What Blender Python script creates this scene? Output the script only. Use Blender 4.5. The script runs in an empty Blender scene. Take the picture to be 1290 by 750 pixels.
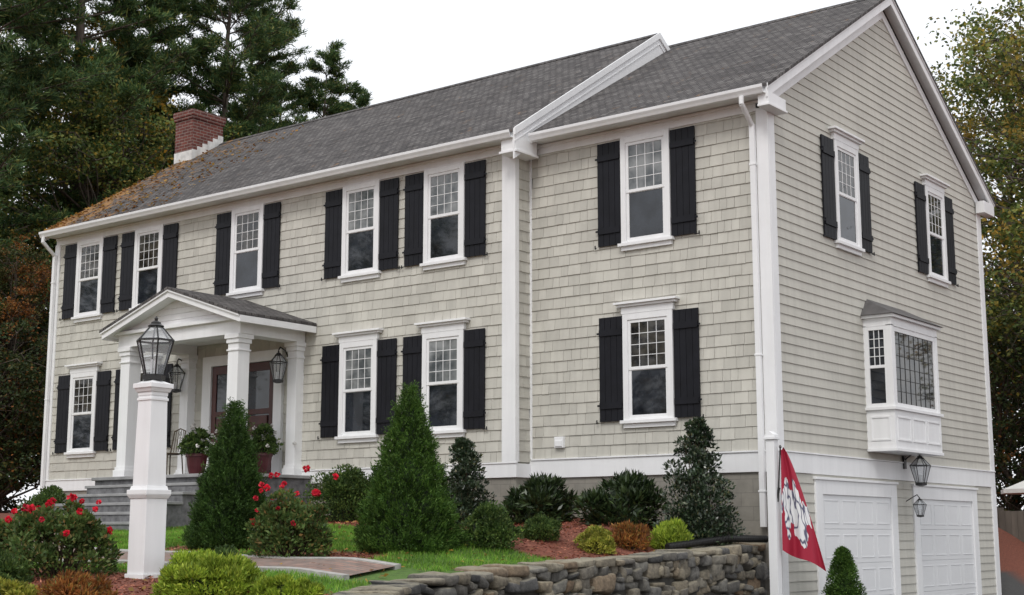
import bpy, math, random
import numpy as np
from mathutils import Vector
random.seed(7); rng=np.random.default_rng(7)
S=bpy.context.scene
COL=S.collection

# ---------------------------------------------------------------- materials
def newmat(name):
    m=bpy.data.materials.new(name); m.use_nodes=True
    nt=m.node_tree; b=nt.nodes["Principled BSDF"]
    return m,nt,b
def N(nt,t,**k):
    n=nt.nodes.new(t)
    for a,v in k.items(): setattr(n,a,v)
    return n
def ramp(nt,stops,interp='LINEAR'):
    r=nt.nodes.new('ShaderNodeValToRGB'); cr=r.color_ramp; cr.interpolation=interp
    while len(cr.elements)<len(stops): cr.elements.new(0.5)
    for e,(p,c) in zip(cr.elements,stops):
        e.position=p; e.color=(c[0],c[1],c[2],1)
    return r
def coords(nt,scale=(1,1,1),out='Object'):
    tc=N(nt,'ShaderNodeTexCoord'); mp=N(nt,'ShaderNodeMapping')
    mp.inputs['Scale'].default_value=scale
    nt.links.new(tc.outputs[out],mp.inputs[0]); return mp.outputs[0]
def noise(nt,vec,scale,detail=4,rough=.55):
    n=N(nt,'ShaderNodeTexNoise'); n.inputs['Scale'].default_value=scale
    n.inputs['Detail'].default_value=detail; n.inputs['Roughness'].default_value=rough
    nt.links.new(vec,n.inputs['Vector']); return n.outputs['Fac']
def mix(nt,fac,a,b,mode='MIX'):
    m=N(nt,'ShaderNodeMix',data_type='RGBA',blend_type=mode)
    for i,v in ((0,fac),(6,a),(7,b)):
        if hasattr(v,'is_linked') or hasattr(v,'links'): nt.links.new(v,m.inputs[i])
        elif i==0: m.inputs[0].default_value=v
        else: m.inputs[i].default_value=(v[0],v[1],v[2],1)
    return m.outputs[2]
def bump(nt,b,h,strength=.4,dist=.02):
    n=N(nt,'ShaderNodeBump'); n.inputs['Strength'].default_value=strength; n.inputs['Distance'].default_value=dist
    nt.links.new(h,n.inputs['Height']); nt.links.new(n.outputs[0],b.inputs['Normal'])
def simple(name,c,rough=.6,var=.12,scale=6,island=0,bmp=0,metal=0,spec=.5,zs=1,weather=0):
    m,nt,b=newmat(name)
    v=coords(nt,(1,1,zs)); f=noise(nt,v,scale,6)
    lo=[x*(1-var) for x in c]; hi=[min(1,x*(1+var)) for x in c]
    r=ramp(nt,[(.3,lo),(.7,hi)]); nt.links.new(f,r.inputs[0]); col=r.outputs[0]
    if island:
        g=N(nt,'ShaderNodeNewGeometry')
        r2=ramp(nt,[(0,(1-island,)*3),(1,(1,1,1))]); nt.links.new(g.outputs['Random Per Island'],r2.inputs[0])
        col=mix(nt,1.0,col,r2.outputs[0],'MULTIPLY')
    if weather:
        v2=coords(nt,(6,6,.5)); f4=noise(nt,v2,1.3,5,.6); r4=ramp(nt,[(.35,(1-weather,)*3),(.6,(1,1,1))]); nt.links.new(f4,r4.inputs[0])
        col=mix(nt,1.0,col,r4.outputs[0],'MULTIPLY')
    nt.links.new(col,b.inputs['Base Color'])
    b.inputs['Roughness'].default_value=rough; b.inputs['Metallic'].default_value=metal
    b.inputs['Specular IOR Level'].default_value=spec
    if bmp: bump(nt,b,noise(nt,v,scale*6,5),bmp,.01)
    return m
M={}
M['white']=simple('white_trim_paint',(.81,.815,.82),.45,.035,1.5,weather=.05)
M['shingle']=simple('cream_shingle_siding',(.565,.55,.492),.75,.07,2.0,island=.14,bmp=.25,spec=.25,weather=.09)
M['clap']=simple('cream_clapboard_siding',(.545,.532,.478),.7,.05,1.2,island=.06,bmp=.15,spec=.25,weather=.08)
M['back']=simple('siding_backing',(.30,.29,.25),.9)
M['black']=simple('black_shutter_paint',(.008,.0085,.012),.5,.25,5,spec=.22)
M['iron']=simple('black_iron',(.012,.012,.012),.4,.2,8)
def boxproj_brick(name,w,h,mort,c1,c2,cm,ns,lo,bs):
    m,nt,b=newmat(name)
    v=coords(nt)
    sw=N(nt,'ShaderNodeSeparateXYZ'); nt.links.new(v,sw.inputs[0])
    cb=N(nt,'ShaderNodeCombineXYZ')
    ad=N(nt,'ShaderNodeMath',operation='ADD'); nt.links.new(sw.outputs[0],ad.inputs[0]); nt.links.new(sw.outputs[1],ad.inputs[1])
    nt.links.new(ad.outputs[0],cb.inputs[0]); nt.links.new(sw.outputs[2],cb.inputs[1])
    br=N(nt,'ShaderNodeTexBrick'); br.inputs['Scale'].default_value=1
    br.inputs['Brick Width'].default_value=w; br.inputs['Row Height'].default_value=h; br.inputs['Mortar Size'].default_value=mort
    br.inputs['Color1'].default_value=(*c1,1); br.inputs['Color2'].default_value=(*c2,1); br.inputs['Mortar'].default_value=(*cm,1)
    nt.links.new(cb.outputs[0],br.inputs['Vector'])
    f=noise(nt,v,ns,6); r=ramp(nt,[(.3,(lo,)*3),(.7,(1,1,1))]); nt.links.new(f,r.inputs[0])
    nt.links.new(mix(nt,1.0,br.outputs[0],r.outputs[0],'MULTIPLY'),b.inputs['Base Color'])
    b.inputs['Roughness'].default_value=.9; bump(nt,b,f,bs,.02); return m
M['block']=boxproj_brick('concrete_block_foundation',.4,.2,.005,(.31,.29,.25),(.28,.265,.23),(.22,.205,.18),5,.75,.4)
M['brick']=boxproj_brick('red_brick',.21,.075,.007,(.20,.055,.04),(.12,.035,.03),(.28,.24,.21),4,.6,.5)
def mk_roof(name,swap,moss):
    m,nt,b=newmat(name)
    v=coords(nt); sw=N(nt,'ShaderNodeSeparateXYZ'); nt.links.new(v,sw.inputs[0])
    cb=N(nt,'ShaderNodeCombineXYZ')
    if swap:
        nt.links.new(sw.outputs[1],cb.inputs[0]); mu=N(nt,'ShaderNodeMath',operation='MULTIPLY'); nt.links.new(sw.outputs[0],mu.inputs[0]); mu.inputs[1].default_value=1.06
    else:
        nt.links.new(sw.outputs[0],cb.inputs[0]); mu=N(nt,'ShaderNodeMath',operation='MULTIPLY'); nt.links.new(sw.outputs[1],mu.inputs[0]); mu.inputs[1].default_value=1.2
    nt.links.new(mu.outputs[0],cb.inputs[1])
    def brick(w,off,c1,c2,mo):
        br=N(nt,'ShaderNodeTexBrick'); br.inputs['Scale'].default_value=1; br.offset=off
        br.inputs['Brick Width'].default_value=w; br.inputs['Row Height'].default_value=.125; br.inputs['Mortar Size'].default_value=.012
        br.inputs['Mortar Smooth'].default_value=.3
        br.inputs['Color1'].default_value=(*c1,1); br.inputs['Color2'].default_value=(*c2,1); br.inputs['Mortar'].default_value=(*mo,1)
        nt.links.new(cb.outputs[0],br.inputs['Vector']); return br
    br=brick(.15,.5,(.165,.157,.154),(.082,.078,.079),(.042,.040,.040))
    br2=brick(.29,.37,(1,1,1),(.74,.73,.73),(.85,.85,.85))
    col=mix(nt,1.0,br.outputs[0],br2.outputs[0],'MULTIPLY')
    f=noise(nt,v,45,4,.85); r=ramp(nt,[(.32,(.45,.45,.45)),(.68,(1.5,1.48,1.46))]); nt.links.new(f,r.inputs[0])
    col=mix(nt,1.0,col,r.outputs[0],'MULTIPLY')
    f3=noise(nt,v,.7,4); r3=ramp(nt,[(.3,(.88,.88,.88)),(.7,(1.05,1.05,1.05))]); nt.links.new(f3,r3.inputs[0])
    col=mix(nt,1.0,col,r3.outputs[0],'MULTIPLY')
    if moss:
        mr=N(nt,'ShaderNodeMapRange'); mr.inputs[1].default_value=-14.6; mr.inputs[2].default_value=-17.6
        nt.links.new(sw.outputs[0],mr.inputs[0])
        my=N(nt,'ShaderNodeMapRange'); my.inputs[1].default_value=3.6; my.inputs[2].default_value=-.5; my.inputs[3].default_value=.45
        nt.links.new(sw.outputs[1],my.inputs[0])
        mm=N(nt,'ShaderNodeMath',operation='MULTIPLY'); nt.links.new(mr.outputs[0],mm.inputs[0]); nt.links.new(my.outputs[0],mm.inputs[1])
        f2=noise(nt,v,2.6,9,.78)
        a=N(nt,'ShaderNodeMath',operation='MULTIPLY_ADD'); nt.links.new(mm.outputs[0],a.inputs[0]); a.inputs[1].default_value=.25; nt.links.new(f2,a.inputs[2])
        r4=ramp(nt,[(.61,(0,0,0)),(.70,(.85,.85,.85))]); nt.links.new(a.outputs[0],r4.inputs[0])
        col=mix(nt,r4.outputs[0],col,(.30,.16,.06))
    nt.links.new(col,b.inputs['Base Color']); b.inputs['Roughness'].default_value=.92; b.inputs['Specular IOR Level'].default_value=.2
    bump(nt,b,br.outputs['Fac'],-.5,.01); return m
M['roof']=mk_roof('asphalt_roof_shingles',False,True)
M['roofp']=mk_roof('asphalt_roof_shingles_portico',True,False)
def mk_glass(name,c1,c2,sc):
    m,nt,b=newmat(name); v=coords(nt)
    f=noise(nt,v,sc,3); r=ramp(nt,[(.38,c1),(.62,c2)]); nt.links.new(f,r.inputs[0])
    nt.links.new(r.outputs[0],b.inputs['Base Color']); b.inputs['Roughness'].default_value=.03
    b.inputs['Specular IOR Level'].default_value=.7
    bump(nt,b,noise(nt,v,1.5,1),.05,.02); return m
M['gdark']=mk_glass('window_glass_dark',(.006,.008,.012),(.022,.027,.036),2.5)
M['gmid']=mk_glass('window_glass_with_blind',(.06,.07,.075),(.24,.25,.25),2.6)
M['gwarm']=mk_glass('window_glass_interior',(.008,.009,.011),(.06,.056,.048),5)
M['gdoor']=simple('garage_door_white',(.74,.75,.76),.4,.03,1)
M['granite']=simple('granite_steps',(.15,.15,.155),.8,.4,9,bmp=.5,island=.2)
M['blue']=simple('bluestone_tread',(.27,.27,.27),.7,.2,4,bmp=.3)
M['edge']=simple('granite_path_edging',(.36,.35,.33),.8,.25,9,bmp=.4)
M['wood']=simple('mahogany_door_wood',(.065,.013,.008),.35,.4,3,zs=.1)
M['metalroof']=simple('lead_roof',(.09,.085,.085),.6,.25,6)
M['lead']=simple('aluminium_flashing',(.62,.62,.60),.5,.2,6)
def mk_lglass():
    m,nt,b=newmat('lantern_glass'); out=nt.nodes['Material Output']
    t=N(nt,'ShaderNodeBsdfTransparent'); t.inputs[0].default_value=(.96,.97,.98,1)
    b.inputs['Base Color'].default_value=(.5,.52,.54,1); b.inputs['Roughness'].default_value=.05
    mx=N(nt,'ShaderNodeMixShader'); fr=N(nt,'ShaderNodeLayerWeight'); fr.inputs[0].default_value=.45
    mr=N(nt,'ShaderNodeMapRange'); mr.inputs[3].default_value=.16; mr.inputs[4].default_value=.7
    nt.links.new(fr.outputs['Facing'],mr.inputs[0]); nt.links.new(mr.outputs[0],mx.inputs[0])
    nt.links.new(t.outputs[0],mx.inputs[1]); nt.links.new(b.outputs[0],mx.inputs[2]); nt.links.new(mx.outputs[0],out.inputs[0]); return m
M['lglass']=mk_lglass()
def leafmat(name,stops,rough=.6,trans=.3,spec=.3,bignoise=None,gain=1.5):
    m,nt,b=newmat(name); out=nt.nodes['Material Output']
    stops=[(p,[min(.9,x*gain) for x in c]) for p,c in stops]
    g=N(nt,'ShaderNodeNewGeometry'); r=ramp(nt,stops)
    nt.links.new(g.outputs['Random Per Island'],r.inputs[0]); col=r.outputs[0]
    v=coords(nt)
    f=noise(nt,v,bignoise[0] if bignoise else 3.0,3); 
    r2=ramp(nt,[(.35,(.55,.55,.55)),(.65,(1.25,1.25,1.25))]); nt.links.new(f,r2.inputs[0])
    col=mix(nt,1.0,col,r2.outputs[0],'MULTIPLY')
    if bignoise and len(bignoise)>1:
        f2=noise(nt,v,bignoise[2],3); r3=ramp(nt,[(bignoise[3],(0,0,0)),(bignoise[3]+.1,(.9,.9,.9))]); nt.links.new(f2,r3.inputs[0])
        r5=ramp(nt,[(0,[x*.6 for x in bignoise[1]]),(1,[x*1.5 for x in bignoise[1]])]); nt.links.new(g.outputs['Random Per Island'],r5.inputs[0])
        col=mix(nt,r3.outputs[0],col,r5.outputs[0])
    nt.links.new(col,b.inputs['Base Color']); b.inputs['Roughness'].default_value=rough; b.inputs['Specular IOR Level'].default_value=spec
    t=N(nt,'ShaderNodeBsdfTranslucent'); nt.links.new(col,t.inputs[0])
    mx=N(nt,'ShaderNodeMixShader'); mx.inputs[0].default_value=trans
    nt.links.new(b.outputs[0],mx.inputs[1]); nt.links.new(t.outputs[0],mx.inputs[2]); nt.links.new(mx.outputs[0],out.inputs[0]); return m
L={}
L['pine']=leafmat('pine_needles',[(0,(.016,.036,.014)),(.5,(.036,.07,.024)),(.85,(.07,.105,.03)),(1,(.15,.14,.04))],bignoise=(.35,),gain=2.1)
L['pine2']=leafmat('pine_needles_autumn',[(0,(.025,.048,.014)),(.5,(.055,.082,.02)),(.8,(.11,.12,.026)),(1,(.22,.16,.03))],bignoise=(.4,(.28,.19,.035),.30,.57),gain=1.8)
L['green']=leafmat('green_leaves',[(0,(.035,.06,.016)),(.5,(.08,.11,.028)),(.85,(.15,.16,.035)),(1,(.28,.20,.035))],bignoise=(.5,(.36,.23,.045),.28,.53),gain=1.55)
L['yellow']=leafmat('yellow_leaves',[(0,(.08,.085,.02)),(.5,(.17,.15,.03)),(.8,(.30,.22,.03)),(1,(.36,.17,.02))],bignoise=(.5,),gain=1.25)
L['orange']=leafmat('orange_leaves',[(0,(.06,.035,.012)),(.5,(.16,.055,.015)),(.8,(.30,.11,.02)),(1,(.07,.07,.02))],bignoise=(.6,(.04,.065,.018),.4,.44),gain=1.3)
L['dgreen']=leafmat('undergrowth_leaves',[(0,(.015,.028,.01)),(.6,(.035,.055,.018)),(.9,(.07,.07,.02)),(1,(.2,.07,.02))],bignoise=(.6,),gain=1.6)
L['spruce']=leafmat('spruce_needles',[(0,(.022,.055,.010)),(.5,(.05,.105,.018)),(1,(.095,.165,.03))],bignoise=(5,),gain=1.4)
L['spruceD']=leafmat('dark_spruce_needles',[(0,(.018,.045,.010)),(.5,(.038,.080,.016)),(1,(.07,.125,.028))],bignoise=(5,),gain=1.35)
L['holly']=leafmat('holly_leaves',[(0,(.010,.022,.010)),(.6,(.025,.045,.02)),(.93,(.07,.095,.055)),(1,(.14,.13,.06))],rough=.3,trans=.08,spec=.6,bignoise=(3,),gain=1.2)
L['rhodo']=leafmat('rhododendron_leaves',[(0,(.010,.022,.008)),(.6,(.028,.048,.016)),(1,(.055,.085,.028))],rough=.35,trans=.1,spec=.5,bignoise=(3,),gain=1.2)
L['box']=leafmat('boxwood_leaves',[(0,(.025,.05,.012)),(.6,(.05,.09,.022)),(1,(.11,.15,.035))],bignoise=(4,),gain=1.4)
L['lime']=leafmat('lime_shrub_leaves',[(0,(.12,.19,.018)),(.5,(.22,.31,.03)),(1,(.38,.45,.06))],bignoise=(5,),gain=1.3)
L['gold']=leafmat('golden_shrub_leaves',[(0,(.12,.16,.02)),(.5,(.27,.28,.04)),(1,(.42,.38,.08))],bignoise=(5,),gain=1.2)
L['rust']=leafmat('rusty_shrub_leaves',[(0,(.12,.05,.02)),(.5,(.30,.11,.03)),(.8,(.40,.20,.05)),(1,(.10,.12,.03))],bignoise=(5,),gain=1.1)
L['rose']=leafmat('rose_leaves',[(0,(.03,.06,.014)),(.5,(.065,.11,.028)),(.85,(.11,.14,.04)),(1,(.17,.09,.03))],bignoise=(4,),gain=1.4)
L['petal']=leafmat('rose_petals',[(0,(.50,.008,.025)),(.5,(.72,.018,.05)),(1,(.82,.06,.10))],bignoise=(8,),gain=1)
L['wpetal']=leafmat('white_petals',[(0,(.6,.58,.55)),(1,(.8,.78,.76))],gain=1)
L['grass']=leafmat('grass_blades',[(0,(.06,.13,.014)),(.5,(.11,.23,.028)),(.9,(.17,.30,.04)),(1,(.25,.26,.08))],bignoise=(1.5,),gain=1.6)
L['fallen']=leafmat('fallen_leaves',[(0,(.12,.05,.02)),(.4,(.30,.13,.03)),(.7,(.42,.26,.05)),(1,(.2,.1,.05))],gain=1.1)
L['mulch']=leafmat('bark_mulch_chips',[(0,(.10,.028,.016)),(.5,(.26,.075,.042)),(1,(.38,.16,.10))],trans=0,gain=1.1)
M['bark']=simple('tree_bark',(.095,.075,.058),.9,.4,7,bmp=.6,zs=.25)
M['stem']=simple('shrub_stems',(.07,.05,.03),.9,.3,9)
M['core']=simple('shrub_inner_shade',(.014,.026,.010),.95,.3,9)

# ---------------------------------------------------------------- mesh builder
class MB:
    def __init__(s): s.v=[]; s.f=[]; s.m=[]; s.mats=[]
    def mi(s,mat):
        if mat not in s.mats: s.mats.append(mat)
        return s.mats.index(mat)
    def add(s,vs,fs,mat):
        o=len(s.v); s.v+= [tuple(p) for p in vs]; k=s.mi(mat)
        for f in fs: s.f.append(tuple(o+i for i in f)); s.m.append(k)
    def box(s,x0,x1,y0,y1,z0,z1,mat):
        if x0>x1:x0,x1=x1,x0
        if y0>y1:y0,y1=y1,y0
        if z0>z1:z0,z1=z1,z0
        s.add([(x0,y0,z0),(x1,y0,z0),(x1,y1,z0),(x0,y1,z0),(x0,y0,z1),(x1,y0,z1),(x1,y1,z1),(x0,y1,z1)],
              [(0,3,2,1),(4,5,6,7),(0,1,5,4),(1,2,6,5),(2,3,7,6),(3,0,4,7)],mat)
    def tbox(s,T,u0,u1,w0,w1,z0,z1,mat):
        a=T(u0,w0,z0); b=T(u1,w1,z1); s.box(a[0],b[0],a[1],b[1],a[2],b[2],mat)
    def prism(s,poly,axis,a0,a1,mat):
        n=len(poly)
        def P(p,a): return (a,p[0],p[1]) if axis=='x' else ((p[0],a,p[1]) if axis=='y' else (p[0],p[1],a))
        vs=[P(p,a0) for p in poly]+[P(p,a1) for p in poly]
        fs=[tuple(range(n))[::-1],tuple(range(n,2*n))]+[(i,(i+1)%n,n+(i+1)%n,n+i) for i in range(n)]
        s.add(vs,fs,mat)
    def tube(s,p,q,r0,r1,mat,n=8):
        p=Vector(p); q=Vector(q); d=(q-p)
        if d.length<1e-6: return
        d.normalize(); a=d.orthogonal().normalized(); b=d.cross(a)
        vs=[]
        for c,r in((p,r0),(q,r1)):
            for i in range(n):
                t=2*math.pi*i/n; vs.append(c+a*math.cos(t)*r+b*math.sin(t)*r)
        fs=[(i,(i+1)%n,n+(i+1)%n,n+i) for i in range(n)]+[tuple(range(n))[::-1],tuple(range(n,2*n))]
        s.add(vs,fs,mat)
    def lathe(s,c,prof,mat,n=12,rot=0):
        vs=[];fs=[]
        for r,z in prof:
            for i in range(n):
                t=2*math.pi*i/n+rot; vs.append((c[0]+r*math.cos(t),c[1]+r*math.sin(t),c[2]+z))
        for j in range(len(prof)-1):
            for i in range(n): fs.append((j*n+i,j*n+(i+1)%n,(j+1)*n+(i+1)%n,(j+1)*n+i))
        fs.append(tuple(range(n))[::-1]); fs.append(tuple((len(prof)-1)*n+i for i in range(n)))
        s.add(vs,fs,mat)
    def build(s,name,parent=None,bevel=0,smooth=False):
        me=bpy.data.meshes.new(name); me.from_pydata(s.v,[],s.f)
        for m in s.mats: me.materials.append(m)
        me.polygons.foreach_set('material_index',s.m)
        if smooth: me.polygons.foreach_set('use_smooth',[True]*len(s.f))
        me.update(); o=bpy.data.objects.new(name,me); COL.objects.link(o)
        if parent: o.parent=parent
        if bevel:
            b=o.modifiers.new('bevel','BEVEL'); b.width=bevel; b.segments=2; b.limit_method='ANGLE'
        return o
def empty(name,loc=(0,0,0)):
    o=bpy.data.objects.new(name,None); o.location=loc; COL.objects.link(o); return o
def npmesh(name,V,F,mat,parent=None,link=True):
    V=np.asarray(V,dtype=np.float32); F=np.asarray(F,dtype=np.int32); k=F.shape[1]
    me=bpy.data.meshes.new(name); me.vertices.add(len(V)); me.vertices.foreach_set('co',V.ravel())
    me.loops.add(F.size); me.loops.foreach_set('vertex_index',F.ravel())
    me.polygons.add(len(F)); me.polygons.foreach_set('loop_start',np.arange(0,F.size,k,dtype=np.int32))
    me.update(calc_edges=True); me.validate()
    me.materials.append(mat)
    if not link: return me
    o=bpy.data.objects.new(name,me); COL.objects.link(o)
    if parent: o.parent=parent
    return o
def unit(a): return a/np.maximum(np.linalg.norm(a,axis=1,keepdims=True),1e-6)
def leaves(P,D,Ln,W,flat=None):
    n=len(P); D=unit(D); r=rng.normal(size=(n,3))
    if flat is not None: r=np.cross(D,np.tile([0,0,1.],(n,1)))+r*flat
    s=unit(np.cross(D,unit(np.cross(D,r)) ) if flat is None else r-D*np.sum(r*D,1,keepdims=True))
    Ln=np.asarray(Ln).reshape(-1,1)*np.ones((n,1)); W=np.asarray(W).reshape(-1,1)*np.ones((n,1))
    nn=np.cross(D,s)
    V=np.stack([P,P+D*Ln*.45+s*W*.5,P+D*Ln+nn*Ln*.12,P+D*Ln*.45-s*W*.5],1).reshape(-1,3)
    return V
def quads(n,o=0): return (np.arange(n*4).reshape(n,4)+o)

# ---------------------------------------------------------------- terrain
WY=[-14,-11.2,-10.2,-9.2,-8,-6.5,60]; WX=[3.0,2.2,1.3,.5,-.1,-.4,-.4]
def wx(y): return np.interp(y,WY,WX)
def wtop(y): return np.interp(y,[-13,-11.2,-10,-7,-4.9,-2.1,0,9],[.68,.90,1.02,1.19,1.28,1.38,1.46,1.55])
def sstep(t): t=np.clip(t,0,1); return t*t*(3-2*t)
def hgt(x,y):
    x=np.asarray(x,float); y=np.asarray(y,float)
    hi=1.78+.07*np.clip(y,-12,0)-.015*np.clip(x,-25,0)
    c=wx(y); t=sstep((x-(c-1.6))/1.4); 
    hi=hi*(1-t)+(wtop(y)-.03)*t
    k=sstep((-12.2-y)/7); hi=hi*(1-k)+.05*k
    hi=hi+.02*np.sin(x*1.3+y*.7)
    lo=.08+.6*sstep((y-10)/6)
    wd=np.where(y>9.2,3.0,.2)
    s=sstep((x-c+wd*.5)/wd)
    return hi*(1-s)+lo*s
xs=np.unique(np.concatenate([np.linspace(-600,-60,12),np.arange(-60,-20,2.),np.arange(-20,-4,.4),np.arange(-4,3.2,.1),np.arange(3.2,20,.8),np.linspace(20,60,12),np.linspace(60,600,12)]))
ys=np.unique(np.concatenate([np.linspace(-600,-60,10),np.arange(-60,-20,3.),np.arange(-20,-13,.6),np.arange(-13,1,.2),np.arange(1,20,.8),np.arange(20,80,5.),np.linspace(80,900,12)]))
GX,GY=np.meshgrid(xs,ys); GZ=hgt(GX,GY)
V=np.stack([GX,GY,GZ],-1).reshape(-1,3); nx=len(xs); ny=len(ys)
idx=np.arange(nx*ny).reshape(ny,nx)
Fg=np.stack([idx[:-1,:-1],idx[:-1,1:],idx[1:,1:],idx[1:,:-1]],-1).reshape(-1,4)
def mulchmask(x,y):
    c=wx(y)
    a=sstep((y+2.9+.3*np.sin(x*1.1))/.5)
    b=sstep((x-(c-2.1-.3*np.sin(y*2)))/.5)*(y>-4.6)
    d=sstep((-8.9-y)/.5)
    e=sstep(1-((x+2.6)**2/1.2**2+(y+6.9)**2/1.2**2))*1.5
    e2=sstep(1-((x+4.7)**2/1.1**2+(y+6.3)**2/1.1**2))*1.5
    return np.clip(np.maximum.reduce([a,b,d,e,e2]),0,1)
def mk_ground():
    m,nt,b=newmat('ground_lawn_and_beds'); v=coords(nt)
    at=N(nt,'ShaderNodeAttribute',attribute_name='bed'); at2=N(nt,'ShaderNodeAttribute',attribute_name='drive')
    f=noise(nt,v,12,6,.7); g=ramp(nt,[(.3,(.045,.09,.014)),(.7,(.10,.19,.03))]); nt.links.new(f,g.inputs[0])
    f2=noise(nt,v,30,5,.7); mu=ramp(nt,[(.3,(.08,.025,.015)),(.7,(.25,.08,.047))]); nt.links.new(f2,mu.inputs[0])
    f3=noise(nt,v,40,5,.7); dr=ramp(nt,[(.3,(.04,.04,.04)),(.7,(.07,.068,.066))]); nt.links.new(f3,dr.inputs[0])
    c=mix(nt,at.outputs['Fac'],g.outputs[0],mu.outputs[0]); c=mix(nt,at2.outputs['Fac'],c,dr.outputs[0])
    nt.links.new(c,b.inputs['Base Color']); b.inputs['Roughness'].default_value=.95; bump(nt,b,f2,.6,.03); return m
ground=npmesh('ground',V,Fg,mk_ground())
a=ground.data.attributes.new('bed','FLOAT','POINT'); a.data.foreach_set('value',mulchmask(V[:,0],V[:,1]).astype(np.float32))
dm=((V[:,0]>wx(V[:,1]))&(V[:,1]<11)&(V[:,1]>-17)&(V[:,0]<12)).astype(np.float32)
a=ground.data.attributes.new('drive','FLOAT','POINT'); a.data.foreach_set('value',dm)
ground.data.polygons.foreach_set('use_smooth',[True]*len(ground.data.polygons))

# ---------------------------------------------------------------- house
house=empty('colonial_house')
MY=-.4; XL=-17.45; XM=-4.49; DM=8.1; DW=9.1; RM=3.85
EZ=8.25; SM=.645; SW=.602
W=M['white']
b=MB()
b.box(XL+.01,XM-.01,MY+.005,DM,0,8.1,M['back'])
b.box(XM-.02,-.006,.005,DW-.005,0,8.1,M['back'])
b.prism([(.005,8.0),(DW-.005,8.0),(DW-.005,8.1),(DW/2,EZ+SW*(DW/2+.32)-.12),(.005,8.1)],'x',-.30,-.006,M['back'])
gm=[(MY+.01,8.0),(DM-.01,8.0),(DM-.01,8.1),(RM,EZ+SM*(RM+.72)-.12),(MY+.01,8.1)]
b.prism(gm,'x',XL+.02,XL+.3,M['back']); b.prism(gm,'x',XM-.3,XM-.01,M['back'])
b.build('wall_core',house)
b=MB()
b.box(XL+.03,XM-.03,MY+.0,MY+.3,0,2.5,M['block']); b.box(XM-.05,-.03,-.0,.3,0,2.5,M['block'])
b.box(XL+.0,XL+.3,MY+.02,DM,0,2.5,M['block'])
b.build('foundation',house)
def shingle_wall(b,T,u0,u1,z0,z1,exp=.176):
    nrow=int(math.ceil((z1-z0)/exp))
    for r in range(nrow):
        za=z0+r*exp; zb=min(za+exp+.012,z1)
        u=u0-random.random()*.2
        while u<u1:
            w=random.choice([.13,.16,.19,.22,.25,.28])*random.uniform(.93,1.07)
            a0=max(u,u0); a1=min(u+w-.005,u1); u+=w
            if a1-a0<.02: continue
            ob=.019+random.uniform(-.003,.003); ot=.004; zz=za+random.uniform(-.004,.003)
            q=[T(a0,ob,zz),T(a1,ob,zz),T(a1,ot,zb),T(a0,ot,zb),T(a0,0,zz),T(a1,0,zz),T(a0,0,zb),T(a1,0,zb)]
            b.add(q,[(0,1,2,3),(4,5,1,0),(4,0,3,6),(1,5,7,2)],M['shingle'])
Tm=lambda u,w,z:(u,MY-w,z)
Tw=lambda u,w,z:(u,-w,z)
Ts=lambda u,w,z:(w,u,z)
Tr=lambda u,w,z:(XM+w,u,z)
b=MB()
shingle_wall(b,Tm,XL+.15,XM-.26,2.765,8.0)
shingle_wall(b,Tw,XM+.05,-.16,2.82,8.0)
shingle_wall(b,Tr,MY+.06,-.03,2.765,8.0)
b.build('shingle_siding',house)
b=MB()
def strips(z0,z1,ivs,exp=.145):
    n=int(round((z1-z0)/exp)); exp=(z1-z0)/n
    for r in range(n):
        za=z0+r*exp; zb=za+exp+.008
        for (a,c) in ivs(za,zb):
            if c-a<.05: continue
            L_=[a]
            x=a+random.uniform(1,4.5)
            while x<c-.5: L_.append(x); x+=random.uniform(2.5,4.8)
            L_.append(c)
            for i in range(len(L_)-1):
                p,q=L_[i]+(.0015 if i else 0),L_[i+1]
                vs=[Ts(p,.020,za),Ts(q,.020,za),Ts(q,.005,zb),Ts(p,.005,zb),Ts(p,0,za),Ts(q,0,za),Ts(p,0,zb),Ts(q,0,zb)]
                b.add(vs,[(0,1,2,3),(4,5,1,0),(4,0,3,6),(1,5,7,2)],M['clap'])
def iv_up(za,zb):
    lim=(zb-(EZ-.12))/SW-.32
    a=max(.18,lim+.05); return [(a,DW-a)]
strips(2.82,11.0,iv_up)
strips(.05,2.5,lambda za,zb:[(.2,1.16),(4.24,4.96),(8.04,8.9)] if zb<2.42 else [(.2,8.9)])
b.build('clapboard_siding',house)
# trim
b=MB()
b.box(XL-.02,XM+.035,MY-.035,MY,2.51,2.735,W); b.box(XL-.03,XM+.045,MY-.05,MY,2.735,2.76,W)
b.box(XM,XM+.034,MY,-.036,2.51,2.735,W); b.box(XM+.0,.032,-.036,0,2.50,2.79,W); b.box(XM+.04,.05,-.055,0,2.79,2.815,W)
b.box(0,.034,.0,DW+.03,2.50,2.79,W); b.box(0,.052,.0,DW+.03,2.792,2.815,W)
b.box(XL-.03,XL+.15,MY-.04,MY,2.76,7.98,W)
b.box(XM-.26,XM+.026,MY-.045,MY,2.76,8.05,W); b.box(XM,XM+.028,MY,MY+.06,2.76,8.05,W)
b.box(XM+.0,XM+.05,-.03,0,2.815,8.05,W)
b.box(-.16,.036,-.04,0,2.815,8.0,W); b.box(0,.038,0,.18,2.817,8.12,W)
b.box(0,.036,DW-.18,DW+.03,2.817,8.1,W)
b.box(0,.036,0,.2,0,2.5,W); b.box(0,.036,DW-.2,DW+.03,0,2.5,W)
b.box(XL,XM-.26,MY-.03,MY,7.96,8.13,W); b.box(XM+.05,-.16,-.03,0,7.96,8.13,W)
b.box(XL,XM-.02,MY-.055,MY,8.08,8.12,W); b.box(XM+.05,.0,-.055,0,8.08,8.12,W)
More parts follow.
